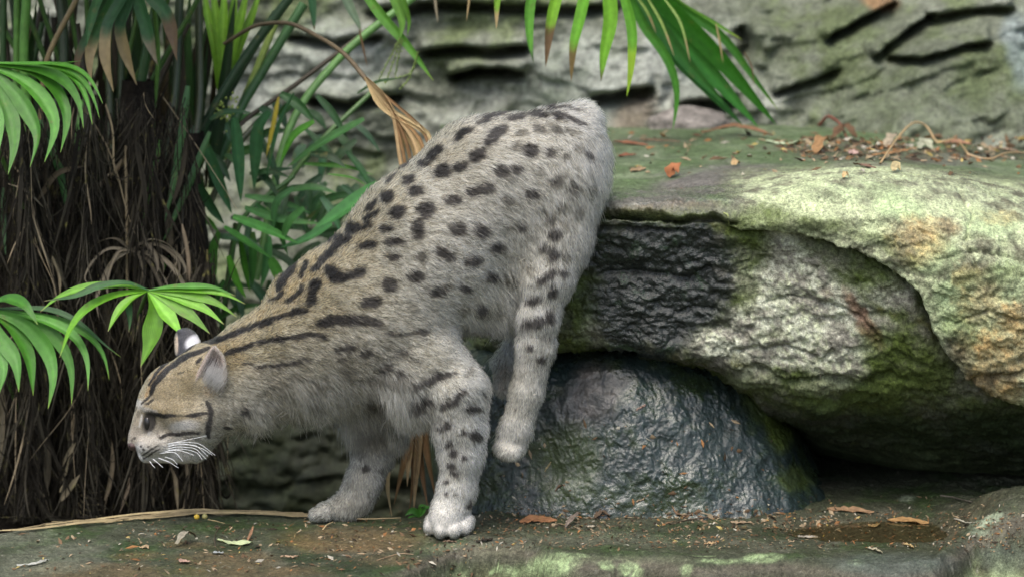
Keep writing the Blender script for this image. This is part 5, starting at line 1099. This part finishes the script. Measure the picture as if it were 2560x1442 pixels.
frond('palm_frond', 'large deep green drooping fan frond pointing down at the mossy terrace', [(1700, -360, 1.15), (1640, -260, 1.0), (1590, -120, yG), (1560, -50, yG)],
 [(with_Y([(1545, -60), (1600, 40), (1706, 160), (1858, 316)], yG, yG+.06), 27, (.030, .125, .018), None, 1), (with_Y([(1560, -60), (1640, 30), (1745, 150), (1895, 318)], yG-.015, yG+.05), 28, (.032, .14, .018), None, 1), (with_Y([(1585, -70), (1675, 20), (1795, 140), (1940, 312)], yG-.03, yG+.04), 28, (.034, .15, .018), None, 1), (with_Y([(1570, -50), (1600, 50), (1668, 145), (1694, 235), (1682, 326)], yG-.04, yG-.02), 13, (.055, .19, .025), None, 1), (with_Y([(1620, -60), (1690, 15), (1800, 85), (1880, 190), (1945, 275)], yG-.01, yG+.05), 12, (.05, .18, .025), GYEL, .97), (with_Y([(1640, -50), (1700, 10), (1790, 60), (1855, 100)], yG, yG+.03), 7, (.10, .24, .03), GYEL, .9), (with_Y([(1570, -60), (1640, 55), (1725, 170), (1812, 262)], yG-.05, yG), 20, (.032, .13, .02), None, 1),
  (with_Y([(1590, -10), (1618, 30), (1641, 84)], yG-.06, yG-.06), 3.5, (.24, .33, .09), TAN, .6), (with_Y([(1615, -10), (1655, 60), (1686, 142)], yG-.07, yG-.07), 3.5, (.24, .33, .09), TAN, .65), (with_Y([(1655, -10), (1702, 60), (1726, 158)], yG-.07, yG-.07), 3.5, (.22, .32, .09), TAN, .7), (with_Y([(1790, 60), (1800, 110), (1808, 160)], yG, yG), 2.5, TAN, None, 1), (with_Y([(1860, 130), (1880, 170), (1885, 215)], yG, yG), 2, BRN, None, 1)], prof='lance')
yH = .62
frond('palm_frond', 'pale green forked leaflets hanging over the top of the cane stems', [(1080, -330, 1.2), (1030, -220, .9), (990, -120, yH), (960, -70, yH)],
 [(with_Y([(880, -70), (950, 35), (1012, 105), (1084, 203)], yH, yH-.02), 14, (.10, .26, .04), GYEL, .97), (with_Y([(955, -60), (995, 20), (1006, 60), (998, 102)], yH-.02, yH-.02), 13, (.13, .29, .05), None, 1), (with_Y([(990, -60), (1014, 20), (1024, 55), (1018, 92)], yH-.03, yH-.02), 10, (.11, .26, .04), None, 1), (with_Y([(845, -60), (872, 15), (895, 60), (905, 85)], yH, yH), 14, (.12, .17, .11), GREY, .93), (with_Y([(898, 75), (908, 120), (918, 168)], yH, yH), 3, BRN, None, 1), (with_Y([(770, -60), (780, 10), (786, 78)], yH, yH), 12, (.04, .11, .05), BRN, .93), (with_Y([(1085, -30), (1090, 20), (1095, 58)], yH, yH), 4, GREY, None, 1)])

# ---- dead frond hanging behind the cat
df = empty('dead_frond', tuple(P(1030, 1285, .15))); tag(df, 'dry brown palm frond hanging from an arched stalk behind the cat', 'frond')
stem('stalk', [(560, 110, .62), (650, 62, .58), (715, 58, .54), (800, 95, .48), (860, 135, .42), (916, 200, .36)], 5, M_STEM, df, (.10, .075, .045), 6)
TOPS = [(1082, 345), (1062, 372), (1045, 385), (1028, 392), (1012, 400), (1000, 404), (1074, 356)]
BOTS = [[(1016, 1060), (986, 1105), (968, 1200), (980, 1290)], [(1030, 1060), (1012, 1140), (985, 1260)], [(1024, 1060), (1020, 1150), (1018, 1215)], [(1040, 1060), (1038, 1170), (1022, 1285)], [(1062, 1070), (1073, 1153), (1092, 1255)], [(1050, 1060), (1042, 1160), (1034, 1280)], [(1046, 1080), (1056, 1180), (1070, 1270)]]
for k, (tp_, bt) in enumerate(zip(TOPS, BOTS)):
    c_ = np.array([TAN, (.25, .15, .07), (.36, .25, .13), (.20, .115, .055), (.30, .18, .085), (.33, .23, .12), (.22, .13, .065)][k])*np.array([.78, .80, .82])
    full = [(914, 196, .355), (960+k*3, 265-k*2, .335), (tp_[0], tp_[1], .31), (1040+3*k, 700, .27)] + [(a, b, .235-.03*i) for i, (a, b) in enumerate(bt)]
    leaflet('leaflet', full, lr_.uniform(10, 13), M_DEAD, df, col=c_, fold=.6, prof='dead', seg=40, nrm=(.25*lr_.normal(), -1, .1), twist=lr_.normal()*.3)
for k in range(5):
    t0 = TOPS[k]; leaflet('leaflet', with_Y([(912, 194), (950+k*8, 270), (t0[0]-14+k*3, t0[1]-4), (t0[0]+10, t0[1]+120)], .35, .30), 5, M_DEAD, df, col=np.array(TAN)*(1.1-.15*k), fold=.5, prof='strap')
# ------------------------------------------------------------------ fallen leaves, twigs and crumbs
def hit(u, v):
    h = ray(u, v)
    return (np.array(h[0]), np.array(h[1])) if h else None
def lay_leaf(name, pts, wmm, col, label, cat='leaf', group=None, lift=.003, curl=.25, prof='lance', tipc=None, raise_=None):
    """leaf lying on whatever rock the pixels meet"""
    q = []
    for k, (a, b) in enumerate(pts):
        h = hit(a, b); q.append(h[0] + np.array([0, 0, lift]))
        n0 = h[1]
    if raise_ is not None:
        for k, dz in enumerate(raise_): q[k] = q[k]+np.array([0, -.002, dz])
    q = np.array(q); seg = 12
    d = np.concatenate([[0], np.cumsum(np.linalg.norm(np.diff(q, axis=0), axis=1))]); d /= d[-1]; t = np.linspace(0, 1, seg)
    c = pchip(d, q, t); tg = np.gradient(c, axis=0); tg /= np.linalg.norm(tg, axis=1, keepdims=True)
    n = np.array([.15*lr_.normal(), -.35+.2*lr_.normal(), 1.0]); s = np.cross(tg, n); s /= np.linalg.norm(s, axis=1, keepdims=True); nn_ = np.cross(s, tg)
    wd = wmm*.001*(np.sin(np.pi*np.clip(.06+.92*t, 0, 1))**.8 if prof == 'lance' else np.minimum(1, np.minimum(.4+3*t, .2+3*(1-t))))
    wd = wd*(1+.18*lr_.normal(size=seg)*(prof != 'lance'))
    V, U, cl = [], [], []
    for i in range(seg):
        for k in np.linspace(-1, 1, 5):
            V.append(c[i]+s[i]*k*wd[i]+nn_[i]*abs(k)*wd[i]*curl+np.array([0, 0, .0008*lr_.normal()])); U.append((k*.5+.5, t[i]))
            cc_ = np.array(col)*(1+.15*lr_.normal())
            if tipc is not None: m = float(sstep(.5, 1, np.array(t[i]))); cc_ = cc_*(1-m)+np.array(tipc)*m
            cl.append(cc_)
    V = np.array(V); F = grid_faces(seg, 5)
    nt = .0004; V2 = V-nn_.repeat(5, 0)*nt; F2 = F[:, ::-1]+len(V)
    o = mesh_obj(name, np.concatenate([V, V2]), np.concatenate([F, F2]), M_DEAD if cat != 'grass' else M_LEAF, cols=np.clip(np.array(cl+cl), .004, 1), uvs=U+U)
    return tag(o, label, cat, group)
def lay_twig(name, pts, rmm, col, label, heights=None, r1=None, cat='twig', group=None):
    q = []
    for k, (a, b) in enumerate(pts):
        h = hit(a, b); q.append(h[0]+np.array([0, 0, rmm*.001*.7]))
    q = np.array(q)
    if heights is not None:
        for k, hh in enumerate(heights): q[k] = q[k] + np.array([0, 0, hh])
    V_, F_ = tube(q, rmm*.001, (r1 or rmm*.6)*.001, 6, 26)
    V_ = V_ + .0006*np.stack([fbm(V_, 150, 2, seed=s) for s in (141, 142, 143)], -1)
    o = mesh_obj(name, V_, F_, M_STEM, cols=np.tile(np.array(col), (len(V_), 1)), uvs=np.zeros((len(V_), 2)))
    return tag(o, label, cat, group)
# on the lower shelf
LV = [
 ([(1300, 1308), (1345, 1302), (1392, 1306)], 9, (.33, .14, .045), 'ragged orange-brown fallen leaf at the foot of the wet boulder', 'rag', None),
 ([(1680, 1268), (1692, 1287), (1712, 1293), (1730, 1290)], 4, (.24, .14, .07), 'hook-shaped brown fallen leaf leaning on the base of the wet boulder', 'lance', None),
 ([(2068, 1276), (2110, 1277), (2185, 1284)], 8, (.33, .19, .085), 'long tan fallen leaf floating along the back edge of the puddle', 'rag', None),
 ([(2218, 1303), (2270, 1304), (2322, 1312)], 9, (.42, .23, .06), 'pointed golden-orange fallen leaf floating in the middle of the puddle', 'lance', None),
 ([(543, 1352), (585, 1362), (632, 1360)], 8, (.42, .50, .24), 'pale green narrow fallen leaf on the mossy shelf below the cat', 'lance', None),
 ([(42, 1417), (80, 1414), (122, 1402)], 4.5, (.45, .46, .40), 'whitish dried narrow leaf lying on the bare stone of the shelf', 'lance', None),
 ([(440, 1368), (465, 1358), (492, 1350)], 8, (.30, .27, .19), 'crumpled papery grey leaf on the mossy shelf beside the pale green leaf', 'rag', [.002, .014, .004]),
 ([(448, 1402), (462, 1408), (478, 1408)], 7, (.40, .24, .17), 'small pinkish fallen leaf near the front of the shelf', 'lance', None),
 ([(1190, 1358), (1212, 1354), (1232, 1350)], 4, (.035, .028, .02), 'dark chip of bark just right of the front paw', 'rag', None),
 ([(1108, 1358), (1124, 1357), (1142, 1358)], 3, (.2, .13, .08), 'thin reddish-brown chip under the toes of the front paw', 'rag', None),
 ([(1825, 1309), (1850, 1310), (1882, 1310)], 4, (.36, .25, .14), 'slim tan fallen leaf in front of the dark wet boulder, left of the puddle', 'lance', None),
 ([(1412, 1320), (1430, 1310), (1448, 1302)], 6, (.22, .17, .13), 'grey-brown fallen leaf standing beside the ragged orange leaf', 'lance', [.0, .008, .012]),
 ([(2168, 1374), (2188, 1377), (2206, 1386)], 4.5, (.36, .32, .2), 'pale curved fallen leaf on the shelf in front of the puddle', 'lance', None),
 ([(2258, 1362), (2272, 1366), (2284, 1372)], 4, (.4, .28, .1), 'small ochre leaf on the front bank of the puddle', 'rag', None),
 ([(1485, 1298), (1505, 1292), (1525, 1296)], 5, (.13, .085, .05), 'dark brown crumpled leaf at the middle of the wet boulder\'s foot', 'rag', [0, .006, .002]),
 ([(1465, 1320), (1480, 1320), (1492, 1318)], 2.5, (.42, .36, .26), 'short straw-coloured sliver lying before the dark crumpled leaf', 'rag', None),
 ([(2170, 1316), (2185, 1318), (2200, 1312)], 4, (.5, .36, .16), 'tiny yellow petal scrap floating beside the golden-orange leaf', 'rag', None),
 ([(2385, 1300), (2410, 1308), (2440, 1310)], 2.6, (.46, .44, .34), 'thin whitish leaf sliver at the right end of the puddle', 'lance', None),
 ([(1995, 1345), (2020, 1346), (2045, 1346)], 4.5, (.40, .36, .28), 'pale papery leaf at the left edge of the puddle', 'rag', None),
 ([(1760, 1362), (1775, 1361), (1790, 1361)], 3.2, (.42, .27, .12), 'small orange flake on the shelf in front of the wet boulder', 'rag', None),
 ([(700, 1395), (725, 1396), (748, 1394)], 3.2, (.40, .26, .15), 'narrow tan leaf flake on the brown stained rock of the shelf', 'lance', None),
 ([(618, 1356), (628, 1345), (634, 1338)], 3.5, (.30, .15, .07), 'brown curl of leaf rising behind the pale green leaf', 'lance', [.0, .006, .012]),
 ([(530, 1385), (545, 1386), (560, 1385)], 4, (.30, .33, .33), 'small wet grey leaf flake on the mossy shelf', 'rag', None),
 ([(352, 1372), (362, 1370), (372, 1374)], 4, (.40, .28, .14), 'ochre leaf scrap on the dark moss left of the papery leaf', 'rag', None),
 # on the terrace
 ([(1752, 342), (1840, 338), (1932, 348)], 15, (.33, .16, .07), 'long curled red-brown fallen leaf on the mossy terrace of the ledge', 'lance', [.004, .012, .004]),
 ([(1915, 356), (1960, 366), (2022, 352)], 9, (.46, .56, .34), 'pale green sickle-shaped fallen leaf on the mossy terrace', 'lance', None),
 ([(1672, 446), (1684, 444), (1696, 442)], 14, (.42, .14, .035), 'upright orange scrap of leaf on the terrace near the cat\'s rump', 'rag', [0, .014, .004]),
 ([(2038, 388), (2055, 378), (2075, 372)], 14, (.36, .19, .06), 'curled orange-brown leaf in the debris at the middle of the terrace', 'rag', [0, .02, .008]),
 ([(2080, 350), (2110, 345), (2140, 358)], 14, (.14, .075, .035), 'dark crumpled leaf in the debris by the reddish stem', 'rag', [0, .02, .006]),
 ([(2140, 416), (2165, 420), (2190, 424)], 12, (.26, .14, .09), 'dull red-brown leaf lying by the seep below the tan vine', 'rag', None),
 ([(2180, 392), (2230, 386), (2292, 374)], 5, (.40, .21, .07), 'narrow orange leaf strip lying under the tan vine', 'lance', None),
 ([(2296, 376), (2312, 368), (2332, 380)], 12, (.44, .46, .30), 'pale greenish leaf at the end of the narrow orange strip', 'rag', [0, .01, 0]),
 ([(2214, 372), (2228, 362), (2242, 354)], 11, (.42, .34, .22), 'beige crumpled leaf beside the arch of the tan vine', 'rag', [0, .012, .01]),
 ([(2122, 388), (2134, 387), (2146, 386)], 9, (.48, .30, .25), 'pink scrap of leaf in the terrace debris', 'rag', None),
 ([(2350, 362), (2390, 360), (2430, 366)], 11, (.36, .18, .09), 'russet fallen leaf at the foot of the cliff behind the tan vine', 'lance', None),
 ([(2480, 374), (2520, 378), (2556, 388)], 6, (.30, .2, .12), 'brown leaf strip at the far right end of the terrace debris', 'lance', None),
 ([(1535, 358), (1575, 362), (1620, 368)], 6, (.28, .11, .05), 'thin reddish leaf strip on the terrace just behind the cat\'s rump', 'lance', None),
 ([(1545, 395), (1565, 393), (1590, 390)], 8, (.30, .10, .045), 'small red-brown leaf on the moss behind the cat\'s rump', 'rag', None),
 ([(1575, 432), (1595, 428), (1615, 426)], 8, (.28, .19, .09), 'tan leaf flake beside the upright orange scrap', 'rag', None),
 ([(1832, 418), (1840, 416), (1848, 414)], 8, (.5, .32, .12), 'little orange blossom scrap on the grey hump of the terrace', 'rag', [0, .006, 0]),
 ([(2232, 432), (2240, 428), (2250, 430)], 8, (.52, .42, .18), 'yellow blossom scrap by the wet seep on the terrace', 'rag', [0, .008, 0]),
 ([(2108, 448), (2114, 445), (2121, 448)], 6, (.52, .36, .14), 'yellow-orange blossom scrap at the crest of the lichened rim', 'rag', [0, .006, 0]),
 # on the wet boulder and the face
 ([(1362, 1182), (1370, 1170), (1378, 1158)], 2.6, (.42, .34, .15), 'straw-coloured sliver stuck on the wet boulder below the hind paw', 'lance', None),
 ([(1388, 1232), (1400, 1218), (1412, 1217)], 3, (.22, .13, .07), 'brown curl stuck low on the wet boulder', 'lance', None),
 ([(1590, 1258), (1606, 1252), (1622, 1240)], 3, (.27, .19, .11), 'tan sliver stuck on the foot of the wet boulder', 'lance', None),
 ([(1590, 1030), (1602, 1022), (1615, 1016)], 3, (.34, .22, .17), 'pinkish sliver stuck high on the wet boulder', 'lance', None),
 ([(1808, 536), (1820, 545), (1822, 568)], 2.6, (.40, .46, .14), 'short yellow-green blade hanging over the lip of the ledge', 'lance', None),
 ([(2048, 898), (2050, 925), (2051, 952)], 1.4, (.42, .38, .26), 'thin pale grass seed clinging to the ledge face', 'lance', None),
]
for pts, wmm, c_, lab, pf, rz in LV:
    c_ = np.array(c_)*.82; c_ = c_*.78+c_.mean()*.22; lay_leaf('fallen_leaf', pts, wmm*.62, c_, lab, prof=pf, raise_=rz, group='leaves fallen on the rock')
lay_twig('twig', [(538, 1366), (538, 1345), (552, 1325), (578, 1312)], 1.0, (.05, .04, .028), 'thin dark twig curving up beside the pale green leaf', [0, .004, .006, 0])
lay_twig('twig', [(940, 1402), (970, 1392), (1002, 1384), (1034, 1386)], 1.0, (.24, .17, .10), 'short forked tan twig on the brown stained rock before the cat')
lay_twig('twig', [(1675, 1312), (1720, 1300), (1790, 1290)], 1.4, (.06, .045, .03), 'dark stick lying at the foot of the wet boulder')
lay_twig('twig', [(1740, 1278), (1765, 1285), (1790, 1292)], 1.2, (.26, .2, .13), 'pale stick crossing the dark stick by the wet boulder')
lay_twig('twig', [(2352, 1240), (2390, 1246), (2430, 1256)], 1.6, (.13, .115, .095), 'grey stick on the sand in the mouth of the hollow')
lay_twig('twig', [(520, 1299), (540, 1303), (562, 1308)], .9, (.36, .27, .14), 'straw-coloured stalk beside the yellow berry')
lay_twig('twig', [(806, 1326), (818, 1317), (832, 1312)], 1.1, (.46, .36, .20), 'pale broken twig by the far front paw', [0, .003, .004])
lay_twig('twig', [(930, 1300), (955, 1296), (1010, 1299)], .8, (.32, .25, .15), 'straw stem lying between the front paws')
lay_twig('vine', [(2200, 412), (2250, 372), (2285, 358), (2316, 356), (2345, 368), (2390, 364), (2418, 392), (2470, 400), (2510, 392), (2568, 384)], 1.8, (.42, .29, .15), 'wiry tan vine looping over the terrace debris', [.0, .022, .034, .026, .006, .012, .004, 0, .004, 0], 1.2, 'vine')
lay_twig('twig', [(2048, 322), (2072, 326), (2098, 338), (2118, 350)], 3.2, (.17, .055, .04), 'thick reddish curved stem on the terrace by the cliff', [.004, .022, .018, 0])
lay_twig('twig', [(1985, 360), (2020, 352), (2050, 344)], 1.6, (.13, .09, .06), 'brown twig in the debris left of the reddish stem')
lay_twig('twig', [(1600, 350), (1650, 352), (1700, 356)], 1.4, (.22, .13, .08), 'thin brown twig on the terrace behind the cat')
for (a, b, c_, lab) in ((492, 1292, (.62, .42, .05), 'round yellow berry on the shelf below the cat\'s head'), (512, 1291, (.36, .33, .12), 'dull green-yellow berry beside the yellow berry')):
    h = hit(a, b+4); V_, F_ = sphere(h[0]+np.array([0, 0, .003]), .0042, 14, 10, (1, 1, .95))
    V_ = V_*1.0; o = mesh_obj('berry', V_, F_, M_STEM, cols=np.tile(c_, (len(V_), 1)), uvs=np.zeros((len(V_), 2))); tag(o, lab, 'berry')
# old palm strips lying along the back edge of the shelf
fs = empty('fallen_frond', tuple(hit(500, 1282)[0])); tag(fs, 'long dry palm strips fallen along the back edge of the shelf', 'frond')
for k in range(22):
    sh = lr_.uniform(-4, 12); u0 = lr_.uniform(-60, 520); u1 = u0+lr_.uniform(250, 620); us_ = np.linspace(u0, min(u1, 1120), 7)
    vs_ = np.interp(us_, [-100, 0, 200, 350, 500, 700, 900, 1150], [1338, 1328, 1304, 1289, 1277, 1281, 1290, 1296])+sh+4*np.sin(us_/90+k)
    pp = []
    for a, b in zip(us_, vs_):
        h = hit(a, b); pp.append(h[0]+np.array([0, 0, .003+.004*lr_.rand()]) if h and h[0][1] < .3 else P(a, b, .13))
    q = bez(pp, 24); tg = np.gradient(q, axis=0); s = np.cross(tg, (.1*lr_.normal(), -.6, 1)); s /= np.linalg.norm(s, axis=1, keepdims=True)
    wv_ = lr_.uniform(.0007, .0020)*np.minimum(1, np.minimum(np.linspace(0, 6, 24)+.1, np.linspace(6, 0, 24)+.1))
    V = np.concatenate([q-s*wv_[:, None], q+np.array([0, 0, .001]), q+s*wv_[:, None]]); i = np.arange(23)
    F = np.concatenate([np.stack([i, i+1, i+25, i+24], -1), np.stack([i+24, i+25, i+49, i+48], -1)])
    b = lr_.rand(); c_ = np.array((.12, .095, .06))*(1-b)+np.array((.36, .29, .16))*b
    mesh_obj('strip', V, F, M_DEAD, fs, cols=np.tile(c_, (len(V), 1)), uvs=np.zeros((len(V), 2)))
# seedling by the dead frond
sg = empty('seedling', tuple(P(1050, 1292, .12))); tag(sg, 'tiny green seedling at the foot of the dry hanging frond', 'plant')
for pts, w_ in (([(1050, 1290), (1030, 1275), (1012, 1288)], 9), ([(1050, 1288), (1052, 1265), (1066, 1262)], 7), ([(1050, 1288), (1070, 1268), (1084, 1278)], 8), ([(1046, 1290), (1030, 1290), (1018, 1296)], 6)):
    leaflet('leaf', with_Y(pts, .115, .105), w_, M_LEAF, sg, col=(.06, .20, .03))
# stone at the foot of the cliff
a = np.linspace(0, 2*np.pi, 40, endpoint=False); V_, F_ = sphere((0, 0, 0), 1.0, 40, 24)
sc_ = np.array([.075, .05, .032]); c0 = hit(1720, 318)
V_ = V_*sc_*(1+.25*fbm(V_, 1.6, 4, seed=151)[:, None]); V_ = V_ + P(1722, 306, 1.12) + np.array([0, 0, -.005])
o = mesh_obj('stone', V_, F_, M_CLIFF, cols=np.tile((.16, .145, .13), (len(V_), 1))*(1+.3*fbm(V_, 40, 3, seed=152)[:, None]), wet=np.full(len(V_), .2)); tag(o, 'smooth grey-brown stone at the cliff foot under the drooping green frond', 'stone')
# crumbs nobody could count
def crumbs():
    Vs, Fs, Cs = [], [], []; off = 0
    zones = [(760, 1240, 2540, 1380, 620), (0, 1300, 1180, 1440, 330), (1530, 330, 2560, 400, 170), (1540, 380, 2560, 440, 60), (1250, 1050, 1950, 1280, 70), (1250, 1270, 2100, 1330, 420), (1180, 1280, 2560, 1372, 1500), (300, 1300, 1180, 1420, 500), (2000, 345, 2560, 405, 420), (1950, 350, 2250, 385, 160)]
    for (u0, v0, u1, v1, n) in zones:
        for _ in range(n):
            a, b = lr_.uniform(u0, u1), lr_.uniform(v0, v1); h = hit(a, b)
            if h is None or h[1][2] < .25 and v0 != 1050: continue
            s = (.0006+(.0030 if n < 480 else .0013)*lr_.rand()**2.2)*(1.8 if v0 < 500 else 1.1); l = s*lr_.uniform(1, 3.2); an = lr_.rand()*6.28
            d = np.array([math.cos(an), math.sin(an), .25*lr_.normal()]); nn_ = h[1]+.35*lr_.normal(size=3); d -= nn_*(d@nn_)/(nn_@nn_); d /= np.linalg.norm(d); e = np.cross(nn_, d); e /= np.linalg.norm(e)
            c = h[0]+h[1]*.0012; k = lr_.normal(size=4)*.25
            V = np.array([c-d*l+e*s*k[0], c+e*s*(.8+k[1]), c+d*l+e*s*k[2], c-e*s*(.8+k[3]), c+nn_/np.linalg.norm(nn_)*s*.7])
            Vs.append(V); Fs += [(off, off+1, off+4), (off+1, off+2, off+4), (off+2, off+3, off+4), (off+3, off, off+4)]; off += 5
            r = lr_.rand()
            col = (.27, .21, .135) if r < .28 else (.13, .085, .05) if r < .6 else (.045, .035, .025) if r < .78 else (.36, .34, .28) if r < .86 else (.24, .12, .05) if r < .97 else (.36, .28, .10)
            Cs.append(np.tile(np.array(col)*lr_.uniform(.7, 1.2), (5, 1)))
    return mesh_obj('leaf_litter', np.concatenate(Vs), Fs, M_DEAD, smooth=False, cols=np.concatenate(Cs), uvs=np.zeros((off, 2)))
tag(crumbs(), 'small crumbs of leaf and bark strewn over the rock', 'litter', kind='stuff')
